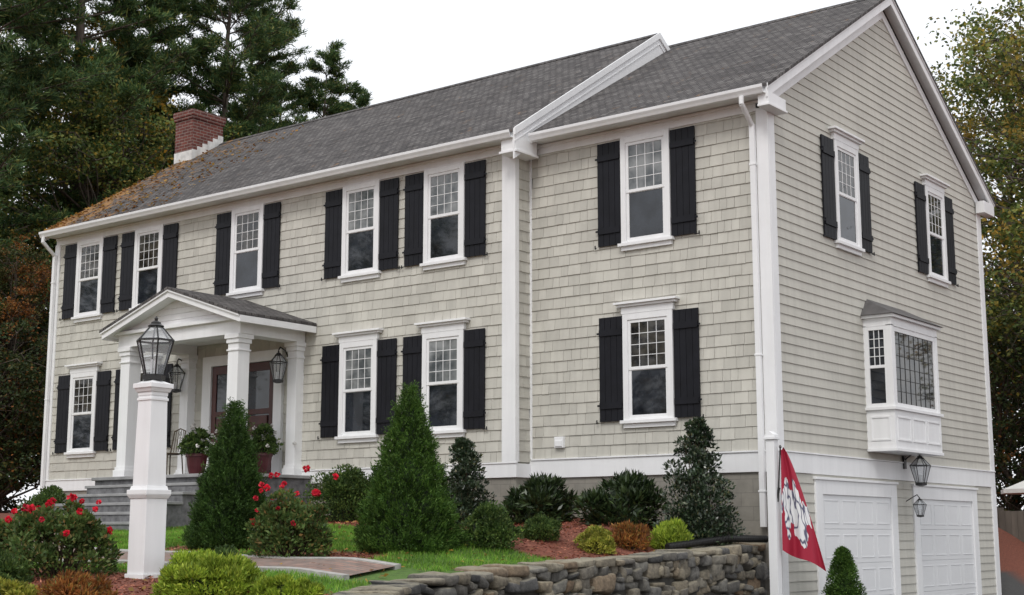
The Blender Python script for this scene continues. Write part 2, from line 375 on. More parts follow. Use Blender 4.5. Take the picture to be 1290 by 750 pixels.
b.box(XL-.06,XM+.22,MY-.30,MY+.02,8.13,8.16,W); b.box(XL-.06,XM+.22,MY-.32,MY-.30,8.10,8.235,W)
b.box(XM+.0,.18,-.30,.02,8.131,8.161,W); b.box(XM+.222,.18,-.32,-.30,8.10,8.235,W)
def gutter(x0,x1,y):
    pr=[(y,8.10),(y-.08,8.10),(y-.10,8.14),(y-.125,8.18),(y-.13,8.225),(y-.118,8.225),(y-.10,8.16),(y-.07,8.115),(y,8.115)]
    b.prism(pr,'x',x0,x1,W)
gutter(XL-.09,XM+.20,MY-.322); gutter(XM+.30,.17,-.322)
def rake(x0,x1,y0,ym,zoff,h,SL,z0=EZ):
    yr=2*ym-y0; zr=z0+SL*(ym-y0)
    b.prism([(y0,z0+zoff),(ym,zr+zoff),(ym,zr+zoff-h),(y0,z0+zoff-h)],'x',x0,x1,W)
    b.prism([(ym,zr+zoff),(yr,z0+zoff),(yr,z0+zoff-h),(ym,zr+zoff-h)],'x',x0,x1,W)
rake(XM+.225,XM+.255,MY-.37,RM,.0,.52,SM)
rake(XM+.256,XM+.285,MY-.385,RM,.012,.13,SM)
rake(XM+.256,XM+.268,MY-.37,RM,-.2,.03,SM)
rake(XM-.0,XM+.224,MY-.31,RM,-.06,.05,SM)
rake(XL-.10,XL-.07,MY-.37,RM,-.015,.24,SM); rake(XL-.07,XL,MY-.31,RM,-.06,.05,SM)
rake(.18,.21,-.35,DW/2,-.015,.20,SW); rake(.211,.228,-.365,DW/2,-.004,.08,SW)
rake(.0,.179,-.31,DW/2,-.06,.04,SW); rake(0,.036,-.05,DW/2,-.25,.17,SW,z0=EZ+SW*.28)
b.box(XM-.05,XM+.262,MY-.335,MY+.25,7.90,8.127,W); b.box(XM-.08,XM+.29,MY-.36,MY+.26,7.86,7.90,W)
b.box(.04,.214,-.335,.24,7.95,8.127,W); b.box(.04,.235,-.355,.25,7.915,7.95,W)
b.box(.04,.214,DW-.24,DW+.335,7.95,8.19,W); b.box(0,.2,DW+.02,DW+.32,8.0,8.18,W)
def dspout(x,yt,yw,zt,zb):
    b.tube((x,yt,zt),(x,yt,zt-.12),.04,.04,W,10); b.tube((x,yt,zt-.11),(x,yw,zt-.38),.04,.04,W,10)
    b.box(x-.042,x+.042,yw-.035,yw+.03,zb,zt-.36,W)
    for z in (zb+.5,zb+2.5,zt-1.0): b.box(x-.055,x+.055,yw-.041,yw+.02,z,z+.03,W)
dspout(-.20,-.40,-.08,8.10,1.7); dspout(XL+.03,MY-.40,MY-.08,8.10,2.0)
for (a,c) in ((1.4,4.0),(5.2,7.8)):
    b.box(0,.045,a-.24,a,0,2.42,W); b.box(0,.045,c,c+.24,0,2.42,W); b.box(0,.045,a,c,2.2,2.42,W); b.box(0,.07,a-.27,c+.27,2.42,2.46,W)
b.build('white_trim',house,bevel=.004)
b=MB()
for (a,c) in ((1.4,4.0),(5.2,7.8)):
    G=M['gdoor']
    b.box(0,.006,a,c,.08,2.2,G)
    for r in range(4):
        z0=.09+r*.53; b.box(.006,.018,a+.004,c-.004,z0,z0+.522,G)
        for k in range(4):
            w=(c-a)/4; y0=a+k*w+.07; y1=a+(k+1)*w-.07
            for (p,q,r0,r1) in ((y0,y1,z0+.08,z0+.095),(y0,y1,z0+.425,z0+.44),(y0,y0+.015,z0+.095,z0+.425),(y1-.015,y1,z0+.095,z0+.425)):
                b.box(.018,.024,p,q,r0,r1,G)
b.build('garage_doors',house,bevel=.002)
b=MB()
def slope(x0,x1,ya,yr,SL,th=.05,mat=M['roof'],z0=EZ):
    zr=z0+SL*(yr-ya); yb=2*yr-ya
    b.prism([(ya,z0),(yr,zr),(yr,zr-th),(ya,z0-th)],'x',x0,x1,mat)
    b.prism([(yr,zr),(yb,z0),(yb,z0-th),(yr,zr-th)],'x',x0,x1,mat)
    x=x0
    while x<x1-.05:
        b.prism([(yr-.14,zr-.078+.005),(yr,zr+.025),(yr+.14,zr-.078+.005)],'x',x,min(x+.245,x1),mat); x+=.25
slope(XL-.12,XM+.224,MY-.36,RM,SM); slope(XM-.3,.24,-.36,DW/2,SW)
b.build('roof',house)
wins=MB(); shut=MB()
def window(T,uc,z0,z1,crown=False,um=None,w=.92):
    b=wins; um=um or M['gmid']; h=w/2
    c=.095
    b.tbox(T,uc-h,uc-h+c,0,.068,z0,z1,W); b.tbox(T,uc+h-c,uc+h,0,.068,z0,z1,W)
    b.tbox(T,uc-h+c,uc+h-c,0,.068,z1-.10,z1,W); b.tbox(T,uc-h-.05,uc+h+.05,0,.10,z0-.05,z0,W); b.tbox(T,uc-h-.01,uc+h+.01,0,.055,z0-.12,z0-.05,W)
    b.tbox(T,uc-h+c,uc+h-c,0,.066,z0,z0+.03,W)
    a0,a1=uc-h+c,uc+h-c; s0,s1=z0+.03,z1-.10; mid=(s0+s1)/2
    f=.05
    for (q0,q1,wd,gm,gr) in ((mid-.02,s1,.052,um,True),(s0,mid+.02,.042,M['gdark'],False)):
        b.tbox(T,a0,a0+f,0,wd,q0,q1,W); b.tbox(T,a1-f,a1,0,wd,q0,q1,W)
        b.tbox(T,a0+f,a1-f,0,wd,q0,q0+f,W); b.tbox(T,a0+f,a1-f,0,wd,q1-f,q1,W)
        b.tbox(T,a0+f,a1-f,0,wd-.012,q0+f,q1-f,gm)
        if gr:
            for k in (1,2,3):
                u=a0+f+(a1-a0-2*f)*k/4; b.tbox(T,u-.0055,u+.0055,0,wd-.006,q0+f,q1-f,W)
            for k in (1,2,3):
                z=q0+f+(q1-q0-2*f)*k/4; b.tbox(T,a0+f,a1-f,0,wd-.0075,z-.0055,z+.0055,W)
    if crown:
        b.tbox(T,uc-h-.02,uc+h+.02,0,.072,z1,z1+.11,W); b.tbox(T,uc-h-.08,uc+h+.08,0,.11,z1+.11,z1+.15,W); b.tbox(T,uc-h-.12,uc+h+.12,0,.15,z1+.15,z1+.185,W)
def shutter(T,u0,u1,z0,z1,out=1):
    b=shut; K=M['black']; n=4; w=(u1-u0)/n
    b.tbox(T,u0+.01,u1-.01,.022,.034,z0+.005,z1-.005,K)
    for i in range(n): b.tbox(T,u0+i*w+.003,u0+(i+1)*w-.003,.030,.052,z0,z1,K)
    for z in (z0+.20,z1-.30):
        b.tbox(T,u0+.012,u1-.012,.052,.074,z,z+.10,K)
    e=u1 if out>0 else u0
    b.tbox(T,e-.03,e+.06*out,.05,.062,z0-.02,z0-.005,K); b.tbox(T,e+.045*out,e+.06*out,.05,.064,z0-.03,z0+.03,K)
    b.tbox(T,e-.01*out,e+.035*out,.054,.066,z1-.27,z1-.24,K); b.tbox(T,e-.01*out,e+.035*out,.054,.066,z0+.24,z0+.27,K)
ZU=(6.27,7.955); ZL=(3.33,5.03)
for uc in (-16.17,-14.15,-11.10,-8.03,-6.03):
    um=M['gwarm'] if uc<-10 else M['gmid']
    window(Tm,uc,ZU[0],ZU[1],False,um)
    shutter(Tm,uc-.47-.45,uc-.47,ZU[0]-.0,ZU[1]-.03,-1); shutter(Tm,uc+.47,uc+.92,ZU[0],ZU[1]-.03,1)
for uc in (-16.17,-14.15,-8.03,-6.03):
    window(Tm,uc,ZL[0],ZL[1],True,M['gwarm'] if uc<-10 else M['gmid'])
    shutter(Tm,uc-.92,uc-.47,ZL[0],ZL[1]-.02,-1); shutter(Tm,uc+.47,uc+.92,ZL[0],ZL[1]-.02,1)
GX_=-2.15
window(Tw,GX_,6.20,7.95,False,M['gmid']); shutter(Tw,GX_-.92,GX_-.47,6.2,7.92,-1); shutter(Tw,GX_+.47,GX_+.92,6.2,7.92,1)
window(Tw,GX_,3.36,5.05,True,M['gwarm']); shutter(Tw,GX_-.92,GX_-.47,3.36,5.03,-1); shutter(Tw,GX_+.47,GX_+.92,3.36,5.03,1)
for uc in (2.72,6.62):
    window(Ts,uc,6.30,8.0,True,M['gwarm']); shutter(Ts,uc-.92,uc-.47,6.3,7.98,-1); shutter(Ts,uc+.47,uc+.92,6.3,7.98,1)
wins.build('windows',house,bevel=.003); shut.build('shutters',house)
b=MB(); b.box(-3.96,-3.78,-.07,0,2.98,3.16,W); b.box(-3.94,-3.80,-.085,-.07,3.0,3.10,W); b.build('wall_vent',house,bevel=.01)
# bay window
b=MB(); y0,y1,xf=3.2,5.2,.5
b.box(0,xf,y0,y1,2.98,3.60,W)
b.box(-.0,xf+.04,y0-.04,y1+.04,3.60,3.65,W); b.box(0,xf+.02,y0-.02,y1+.02,2.93,2.98,W)
for k in range(3):
    a=y0+.08+k*.64; c=a+.56
    for (p,q,r0,r1) in ((a,c,3.1,3.13),(a,c,3.47,3.5),(a,a+.03,3.13,3.47),(c-.03,c,3.13,3.47)): b.box(xf,xf+.014,p,q,r0,r1,W)
a,c=.08,.42
for (p,q,r0,r1) in ((a,c,3.1,3.13),(a,c,3.47,3.5),(a,a+.03,3.13,3.47),(c-.03,c,3.13,3.47)): b.box(p,q,y0-.014,y0,r0,r1,W)
for (xa,xb,ya,yb) in ((xf-.10,xf,y0,y0+.10),(xf-.10,xf,y1-.10,y1),(0,.06,y0,y0+.1),(0,.06,y1-.1,y1)): b.box(xa,xb,ya,yb,3.65,5.0,W)
b.box(0,xf,y0,y1,4.98,5.12,W); b.box(0,xf+.06,y0-.06,y1+.06,5.12,5.17,W)
b.box(.0,xf-.03,y0+.05,y1-.03,3.65,4.98,M['gwarm'])
b.box(.02,xf-.032,y0+.03,y0+.049,3.66,4.97,M['gdark'])
for (p,q,r0,r1) in ((y0+.1,y1-.1,3.65,3.72),(y0+.1,y1-.1,4.90,4.98),(y0+.1,y0+.17,3.72,4.9),(y1-.17,y1-.1,3.72,4.9)): b.box(xf-.06,xf-.012,p,q,r0,r1,W)
for k in range(1,8): y=y0+.17+(y1-y0-.34)*k/8; b.box(xf-.035,xf-.022,y-.005,y+.005,3.72,4.9,M['iron'])
for k in range(1,6): z=3.72+1.18*k/6; b.box(xf-.035,xf-.0235,y0+.17,y1-.17,z-.005,z+.005,M['iron'])
for (p,q,r0,r1) in ((.06,.40,3.65,3.71),(.06,.40,4.92,4.98),(.06,.10,3.71,4.92),(.36,.40,3.71,4.92),(.1,.36,4.29,4.34)): b.box(p,q,y0+.004,y0+.06,r0,r1,W)
for k in (1,2): x=.1+.26*k/3; b.box(x-.006,x+.006,y0+.015,y0+.06,4.34,4.92,W)
for k in (1,2,3): z=4.34+.58*k/4; b.box(.1,.36,y0+.017,y0+.06,z-.006,z+.006,W)
rp=[(xf+.10,y0-.10,5.17),(xf+.10,y1+.10,5.17),(0,y1+.10,5.17),(0,y0-.10,5.17),(.22,y0+.12,5.36),(.22,y1-.12,5.36),(0,y0+.2,5.50),(0,y1-.2,5.50)]
b.add(rp,[(0,1,5,4),(3,0,4,6),(1,2,7,5),(4,5,7,6),(0,3,2,1)],M['metalroof'])
b.build('bay_window',house,bevel=.003)
b=MB(); b.box(-17.65,-17.0,2.9,3.85,8.5,11.78,M['brick']); b.box(-17.68,-16.97,2.87,3.88,11.66,11.73,M['brick']); b.box(-17.70,-16.95,2.85,3.90,11.73,11.88,M['brick']); b.box(-17.6,-17.05,2.95,3.8,11.88,11.92,M['block'])
for k in range(6):
    y=2.9+k*.16; zz=EZ+SM*(min(y,RM)+.76)
    b.box(-17.0,-16.985,y,y+.155,zz-.1,zz+.26,M['lead'])
b.box(-17.65,-17.0,2.885,2.9,10.5,10.85,M['lead'])
b.build('chimney',house)

# ---------------------------------------------------------------- portico
b=MB(); pf=2.65
b.box(-13.05,-9.2,-2.3,MY-.04,1.2,pf-.06,M['granite']); b.box(-13.1,-9.15,-2.35,MY-.04,pf-.06,pf,M['blue'])
for k in range(6):
    zt=pf-.17*(k+1); ya=-2.35-.34*k
    b.box(-12.75,-9.6,ya-.34,ya,1.0,zt-.05,M['granite']); b.box(-12.79,-9.56,ya-.36,ya-.0,zt-.05,zt,M['blue'])
b.build('porch_steps',house,bevel=.008)
b=MB()
def col(x,y,s,z0,z1):
    b.box(x-s,x+s,y-s,y+s,z0+.2,z1-.16,W)
    b.box(x-s-.04,x+s+.04,y-s-.04,y+s+.04,z0,z0+.14,W); b.box(x-s-.02,x+s+.02,y-s-.02,y+s+.02,z0+.14,z0+.2,W)
    b.box(x-s-.02,x+s+.02,y-s-.02,y+s+.02,z1-.30,z1-.27,W)
    b.box(x-s-.025,x+s+.025,y-s-.025,y+s+.025,z1-.16,z1-.08,W); b.box(x-s-.05,x+s+.05,y-s-.05,y+s+.05,z1-.08,z1,W)
for x in (-12.65,-9.58): col(x,-1.9,.135,pf,5.12)
for x in (-12.65,-9.58): col(x,MY-.08,.12,pf,5.12)
b.box(-12.85,-9.38,-2.06,-1.74,5.12,5.36,W)
for x in (-12.65,-9.58): b.box(x-.16,x+.16,-1.74,MY-.03,5.12,5.358,W)
b.box(-12.49,-9.74,-1.74,MY-.03,5.30,5.34,W)
b.box(-13.02,-9.2,-2.14,-1.9,5.36,5.42,W)
for x0,x1 in ((-13.02,-12.6),(-9.62,-9.2)): b.box(x0,x1,-1.9,MY-.03,5.361,5.42,W)
xa,ap=-11.11,6.03
b.prism([(-12.9,5.42),(-9.32,5.42),(xa,ap-.02)],'y',-2.0,-1.9,W)
for k in range(1,5):
    z=5.42+k*.11; hw=(ap-.02-z)/(ap-.02-5.42)*1.79
    b.box(xa-hw,xa+hw,-2.012,-2.0,z-.105,z-.006,W)
def rslab(side,zoff,th,ya,yb,mat,over=0):
    xe=xa+side*(1.95+over); ze=ap-(1.95+over)*.325+zoff
    b.prism([(xa,ap+zoff),(xe,ze),(xe,ze-th),(xa,ap+zoff-th)],'y',ya,yb,mat)
for sd in (-1,1):
    rslab(sd,.03,.15,-2.30,-2.27,W); rslab(sd,.045,.06,-2.33,-2.301,W,.02); rslab(sd,-.03,.05,-2.27,MY-.03,W)
    rslab(sd,.07,.05,-2.34,MY-.03,M['roofp'],.03)
    xe=xa+sd*1.95; ze=ap-1.95*.325
    b.box(xe-.015,xe+.03*1,-2.29,MY-.03,ze-.12,ze+.0,W)
b.build('portico',house,bevel=.004)
b=MB()
b.box(-12.25,-12.0,MY-.08,MY,pf,5.05,W); b.box(-10.2,-9.98,MY-.08,MY,pf,5.05,W); b.box(-12.0,-10.2,MY-.08,MY,4.85,5.05,W)
b.box(-12.0,-10.2,MY-.03,MY,pf,4.85,M['gdark'])
for (a,c) in ((-11.98,-11.12),(-11.08,-10.22)):
    D=M['wood']; y=MY-.03
    b.box(a,c,y-.02,y,pf+.01,pf+.75,D)
    b.box(a,a+.12,y-.02,y,pf+.75,4.84,D); b.box(c-.12,c,y-.02,y,pf+.75,4.84,D); b.box(a+.12,c-.12,y-.02,y,4.68,4.84,D)
    b.box(a+.16,c-.16,y-.035,y-.02,pf+.12,pf+.62,D); b.box(a+.12,c-.12,y-.02,y,pf+1.2,pf+1.3,D)
    b.box(a+.16,c-.16,y-.03,y,pf+.80,pf+1.17,D)
b.tube((-11.06,MY-.1,pf+1.0),(-11.06,MY-.1,pf+1.22),.012,.012,M['iron'])
b.build('front_door',house,bevel=.003)
def lantern(b,x,y,z,h,w,n=6):
    I=M['iron']; r0=w*.26; r1=w*.5; zb=z+h*.10; zt=z+h*.62
    b.lathe((x,y,z),[(w*.10,0),(w*.30,h*.03),(w*.30,h*.10)],I,n)
    for i in range(n):
        t=2*math.pi*(i+.5)/n; t2=2*math.pi*(i+1.5)/n
        p=(x+r0*math.cos(t),y+r0*math.sin(t),zb); q=(x+r1*math.cos(t),y+r1*math.sin(t),zt)
        q2=(x+r1*math.cos(t2),y+r1*math.sin(t2),zt); p2=(x+r0*math.cos(t2),y+r0*math.sin(t2),zb)
        b.tube(p,q,w*.022,w*.022,I,4); b.tube(q,q2,w*.035,w*.035,I,4); b.tube(p,p2,w*.025,w*.025,I,4)
        tt=(x+w*.16*math.cos(t),y+w*.16*math.sin(t),z+h*.84); b.tube(q,tt,w*.022,w*.022,I,4)
        tt2=(x+w*.16*math.cos(t2),y+w*.16*math.sin(t2),z+h*.84)
        b.add([p,p2,q2,q],[(0,1,2,3)],M['lglass']); b.add([q,q2,tt2,tt],[(0,1,2,3)],M['lglass'])
    b.lathe((x,y,z+h*.83),[(w*.20,0),(w*.22,h*.015),(w*.13,h*.05),(w*.13,h*.07),(w*.04,h*.10),(w*.05,h*.13),(.004,h*.17)],I,10)
    for k in range(3):
        t=k*2.1; b.tube((x+w*.07*math.cos(t),y+w*.07*math.sin(t),zb),(x+w*.07*math.cos(t),y+w*.07*math.sin(t),zb+h*.24),w*.028,w*.028,M['white'],8)
b=MB()
for x in (-12.72,-9.80):
    lantern(b,x+.0,MY-.34,4.36,.62,.34)
    b.tube((x,MY-.34,4.98),(x,MY-.30,5.04),.012,.012,M['iron'],6); b.tube((x,MY-.30,5.04),(x,MY-.16,4.98),.012,.012,M['iron'],6); b.tube((x,MY-.16,4.98),(x,MY-.0,4.7),.014,.014,M['iron'],6)
    b.box(x-.05,x+.05,MY-.04,MY,4.6,4.85,M['iron'])
lantern(b,.32,4.62,2.40,.56,.34)
b.tube((.32,4.62,2.95),(.28,4.62,3.02),.012,.012,M['iron'],6); b.tube((.28,4.62,3.02),(.05,4.62,2.85),.012,.012,M['iron'],6); b.box(.03,.06,4.57,4.67,2.7,2.92,M['iron'])
lantern(b,.28,4.62,1.88,.34,.22)
b.tube((.28,4.62,2.2),(.24,4.62,2.26),.008,.008,M['iron'],6); b.tube((.24,4.62,2.26),(.04,4.62,2.15),.008,.008,M['iron'],6)
b.build('wall_lanterns',house)

# ---------------------------------------------------------------- lamp post
lp=empty('lamp_post'); cx,cy=-2.38,-9.36; gz=1.05
b=MB()
def sq(r0,r1,z0,z1,mat=W):
    vs=[(cx+sx*r,cy+sy*r,z) for r,z in((r0,z0),(r1,z1)) for sx,sy in((-1,-1),(1,-1),(1,1),(-1,1))]
    b.add(vs,[(3,2,1,0),(4,5,6,7),(0,1,5,4),(1,2,6,5),(2,3,7,6),(3,0,4,7)],mat)
sq(.15,.15,gz-.1,1.20); sq(.132,.132,1.20,1.96); sq(.14,.16,1.96,2.0); sq(.16,.16,2.0,2.05); sq(.14,.13,2.05,2.09)
sq(.120,.106,2.09,3.02); sq(.116,.116,2.97,3.0); sq(.110,.110,3.02,3.06); sq(.122,.138,3.06,3.10); sq(.148,.148,3.10,3.15); sq(.135,.05,3.15,3.19)
b.build('post',lp,bevel=.005)
b=MB(); lantern(b,cx,cy,3.17,.70,.40,6); b.build('lantern',lp)

# ---------------------------------------------------------------- flag post and flag
b=MB(); fx,fy=.16,-.45
b.box(fx-.065,fx+.065,fy-.065,fy+.065,.05,2.93,W); b.box(fx-.09,fx+.09,fy-.09,fy+.09,2.93,2.97,W); b.box(fx-.075,fx+.075,fy-.075,fy+.075,2.97,3.0,W)
b.prism([(fx-.07,3.0),(fx+.07,3.0),(fx,3.05)],'y',fy-.07,fy+.07,W)
b.build('white_fence_post',None,bevel=.004)
fl=empty('flag')
b=MB(); b.tube((fx+.07,fy,2.05),(fx+.12,fy+.02,2.82),.011,.011,M['iron'],8); b.lathe((fx+.12,fy+.02,2.80),[(.01,0),(.022,.02),(.01,.05)],M['iron'],8); b.tube((fx+.05,fy,2.1),(fx+.09,fy+.01,2.25),.02,.02,M['iron'],8)
b.build('pole',fl)
nu,nv=28,50; Vf=[];Uf=[]
for j in range(nv+1):
    v=j/nv
    wdt=.06+.56*v**.8; zl=2.80-1.42*v
    for i in range(nu+1):
        u=i/nu
        fold=.05*math.sin(u*10+v*2)*(.35+.65*v)+.02*math.sin(u*21+v*5)*v
        xx=fx+.12-.02*v+ wdt*u*.80 + fold*.5
        yy=fy+.03+ wdt*u*.55 - fold
        zz=zl-.32*u*v*.9-.02*math.sin(u*7)
        Vf.append((xx,yy,zz)); Uf.append((u,v))
Ff=[(j*(nu+1)+i,j*(nu+1)+i+1,(j+1)*(nu+1)+i+1,(j+1)*(nu+1)+i) for j in range(nv) for i in range(nu)]
def mk_flag():
    m,nt,bb=newmat('flag_cloth'); tc=N(nt,'ShaderNodeUVMap'); tc.uv_map='UVMap'
    mp=N(nt,'ShaderNodeMapping'); mp.inputs['Location'].default_value=(-.45,-.56,0)
    nt.links.new(tc.outputs[0],mp.inputs[0]); 
    ns=N(nt,'ShaderNodeTexNoise'); ns.inputs['Scale'].default_value=4.5; nt.links.new(tc.outputs[0],ns.inputs['Vector'])
    vm=N(nt,'ShaderNodeVectorMath',operation='MULTIPLY'); vm.inputs[1].default_value=(1.5,2.6,0); nt.links.new(mp.outputs[0],vm.inputs[0])
    ln=N(nt,'ShaderNodeVectorMath',operation='LENGTH'); nt.links.new(vm.outputs[0],ln.inputs[0])
    ad=N(nt,'ShaderNodeMath',operation='ADD'); nt.links.new(ln.outputs['Value'],ad.inputs[0])
    m2=N(nt,'ShaderNodeMath',operation='MULTIPLY'); nt.links.new(ns.outputs['Fac'],m2.inputs[0]); m2.inputs[1].default_value=1.6; nt.links.new(m2.outputs[0],ad.inputs[1])
    r=ramp(nt,[(.0,(1,1,1)),(.99,(0,0,0))],'CONSTANT'); 
    sc=N(nt,'ShaderNodeMath',operation='MULTIPLY'); sc.inputs[1].default_value=.68; nt.links.new(ad.outputs[0],sc.inputs[0]); nt.links.new(sc.outputs[0],r.inputs[0])
    wv=N(nt,'ShaderNodeTexNoise'); wv.inputs['Scale'].default_value=6; wv.inputs['Detail'].default_value=1; nt.links.new(tc.outputs[0],wv.inputs['Vector'])
    lr=ramp(nt,[(.44,(.75,.75,.75)),(.48,(.10,.10,.16)),(.52,(.10,.10,.16)),(.56,(.75,.75,.75))]); nt.links.new(wv.outputs['Fac'],lr.inputs[0])
    c=mix(nt,r.outputs[0],(.34,.010,.035),lr.outputs[0]); nt.links.new(c,bb.inputs['Base Color']); bb.inputs['Roughness'].default_value=.7; return m
o=npmesh('cloth',Vf,Ff,mk_flag(),fl); uv=o.data.uv_layers.new(name='UVMap')
for lp_ in o.data.loops: uv.data[lp_.index].uv=Uf[lp_.vertex_index]
o.data.polygons.foreach_set('use_smooth',[True]*len(Ff))

# ---------------------------------------------------------------- stone wall
def mk_stone():
    m,nt,b=newmat('fieldstone'); g=N(nt,'ShaderNodeNewGeometry'); v=coords(nt)
    r=ramp(nt,[(0,(.06,.06,.062)),(.2,(.15,.14,.125)),(.4,(.25,.215,.16)),(.55,(.11,.108,.11)),(.72,(.20,.19,.17)),(.88,(.33,.29,.22)),(1,(.20,.135,.085))]); nt.links.new(g.outputs['Random Per Island'],r.inputs[0])
    f=noise(nt,v,16,8,.75); r2=ramp(nt,[(.3,(.4,.4,.4)),(.7,(1.3,1.3,1.25))]); nt.links.new(f,r2.inputs[0])
    c=mix(nt,1.0,r.outputs[0],r2.outputs[0],'MULTIPLY')
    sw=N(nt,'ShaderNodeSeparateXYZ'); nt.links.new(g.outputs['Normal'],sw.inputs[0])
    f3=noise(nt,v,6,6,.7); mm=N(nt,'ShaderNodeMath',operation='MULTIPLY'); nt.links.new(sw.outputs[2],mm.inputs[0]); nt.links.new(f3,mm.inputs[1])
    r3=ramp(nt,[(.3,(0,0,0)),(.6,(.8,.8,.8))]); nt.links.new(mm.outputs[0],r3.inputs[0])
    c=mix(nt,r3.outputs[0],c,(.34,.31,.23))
    nt.links.new(c,b.inputs['Base Color']); b.inputs['Roughness'].default_value=.9; bump(nt,b,f,.9,.04); return m
stonem=mk_stone()
nu_,nv_=14,9
def se(c,e): return np.sign(c)*np.abs(c)**e
th=np.linspace(0,2*np.pi,nu_,endpoint=False); ph=np.linspace(-np.pi/2,np.pi/2,nv_+1)
TH,PH=np.meshgrid(th,ph)
def sbase(e): return np.stack([se(np.cos(PH),e)*se(np.cos(TH),e),se(np.cos(PH),e)*se(np.sin(TH),e),se(np.sin(PH),e)],-1).reshape(-1,3)*.5
bases=[sbase(e) for e in (.2,.28,.36,.5)]; base=bases[2]
ii=np.arange((nv_+1)*nu_).reshape(nv_+1,nu_)
bf=np.stack([ii[:-1],np.roll(ii[:-1],-1,1),np.roll(ii[1:],-1,1),ii[1:]],-1).reshape(-1,4)
path=[(-.4,-.06),(-.4,-2),(-.4,-4),(-.4,-6.5),(-.1,-8),(.5,-9.2),(1.3,-10.2),(2.2,-11.2),(3.0,-13.2)]
pp=[];
for i in range(len(path)-1):
    a=np.array(path[i]);c=np.array(path[i+1]);k=max(2,int(np.linalg.norm(c-a)/.1))
    for t in range(k): pp.append(a+(c-a)*t/k)
pp.append(np.array(path[-1])); pp=np.array(pp); ds=np.r_[0,np.cumsum(np.linalg.norm(np.diff(pp,axis=0),axis=1))]; LT=ds[-1]
def at(s):
    x=np.interp(s,ds,pp[:,0]); y=np.interp(s,ds,pp[:,1]); x2=np.interp(s+.3,ds,pp[:,0]); y2=np.interp(s+.3,ds,pp[:,1]); x1=np.interp(s-.3,ds,pp[:,0]); y1=np.interp(s-.3,ds,pp[:,1])
    return x,y,math.atan2(y2-y1,x2-x1)
SV=[];SF=[];off=0
def stone(s,zc,l,d,h,out=0,tilt=.22):
    global off
    x,y,an=at(s); B=bases[rng.integers(0,4)]*np.array([l,d,h])
    kx,kz=rng.uniform(-.5,.5,2)
    B=B.copy(); B[:,2]*=1+kx*B[:,0]/l; B[:,0]*=1+kz*B[:,2]/max(h,.05)*.8
    k=rng.normal(size=3)*3
    B=B+ (np.sin(B@np.array([[9,3,2],[4,8,3],[2,5,11.]])/max(l,.15)+k)*.06*min(l,h*1.6))
    tl=rng.uniform(-tilt,tilt); ca,sa=math.cos(an+tl*.6),math.sin(an+tl*.6)
    z=B[:,2]+B[:,0]*tl
    X=B[:,0]*ca-B[:,1]*sa; Y=B[:,0]*sa+B[:,1]*ca
    X+=x+math.sin(an)*out*-1; Y+=y+math.cos(an)*out
    SV.append(np.stack([X,Y,z+zc],1)); SF.append(bf+off); off+=len(B)
nrow=10
for r in range(nrow):
    s=rng.uniform(0,.2)
    while s<LT:
        l=float(rng.choice([.09,.13,.17,.22,.28,.34]))*rng.uniform(.85,1.15)
        x,y,an=at(s+l/2); top=float(wtop(y))-.09; hrow=top/nrow
        zc=hrow*(r+.5)+.045*math.sin(s*2.3+r*1.7)*(1 if r<nrow-1 else .3)+rng.uniform(-.02,.02)
        o_=rng.uniform(-.05,.05)
        if rng.random()<.2:
            stone(s+l/2,zc-hrow*.25,l,.5,hrow*.58,o_); stone(s+l/2,zc+hrow*.25,l,.5,hrow*.58,-o_)
        elif rng.random()<.25 and r<nrow-1:
            stone(s+l/2,zc+hrow*.45,l*1.2,.56,hrow*1.9,o_)
        else: stone(s+l/2,zc,l+.01,.52,hrow*rng.uniform(.95,1.3),o_)
        s+=l
s=0
while s<LT:
    l=rng.uniform(.14,.42); x,y,an=at(s+l/2); h=rng.uniform(.07,.14)
    stone(s+l/2,float(wtop(y))-.05+rng.uniform(-.015,.015),l-.002,.56,h,rng.uniform(-.03,.03),.07); s+=l
sw_=npmesh('stone_wall',np.concatenate(SV),np.concatenate(SF),stonem)
b=MB()
mort=simple('wall_mortar_shade',(.05,.047,.04),.95,.3,9)
for i in range(0,len(pp)-1,4):
    j=min(i+4,len(pp)-1); a=pp[i];c=pp[j]; t=math.atan2(c[1]-a[1],c[0]-a[0]); nx_,ny_=-math.sin(t)*.18,math.cos(t)*.18
    z1=float(wtop(a[1]))-.1; z2=float(wtop(c[1]))-.1
    b.add([(a[0]-nx_,a[1]-ny_,0),(a[0]+nx_,a[1]+ny_,0),(c[0]+nx_,c[1]+ny_,0),(c[0]-nx_,c[1]-ny_,0),(a[0]-nx_,a[1]-ny_,z1),(a[0]+nx_,a[1]+ny_,z1),(c[0]+nx_,c[1]+ny_,z2),(c[0]-nx_,c[1]-ny_,z2)],
      [(0,1,2,3),(4,5,6,7),(0,1,5,4),(1,2,6,5),(2,3,7,6),(3,0,4,7)],mort)
b.build('wall_fill',sw_)
b=MB(); pts=[(-.02,-.35,1.53),(-.35,-.9,1.54),(-.5,-1.5,1.48),(-.6,-2.1,1.43)]
for p,q in zip(pts[:-1],pts[1:]):
    b.tube(p,q,.045,.045,M['iron'],12)
    n=int((Vector(q)-Vector(p)).length/.03)
    for k in range(n): 
        a=Vector(p).lerp(Vector(q),k/n); c=Vector(p).lerp(Vector(q),(k+.5)/n); b.tube(a,c,.052,.052,M['iron'],12)
b.build('drain_pipe')

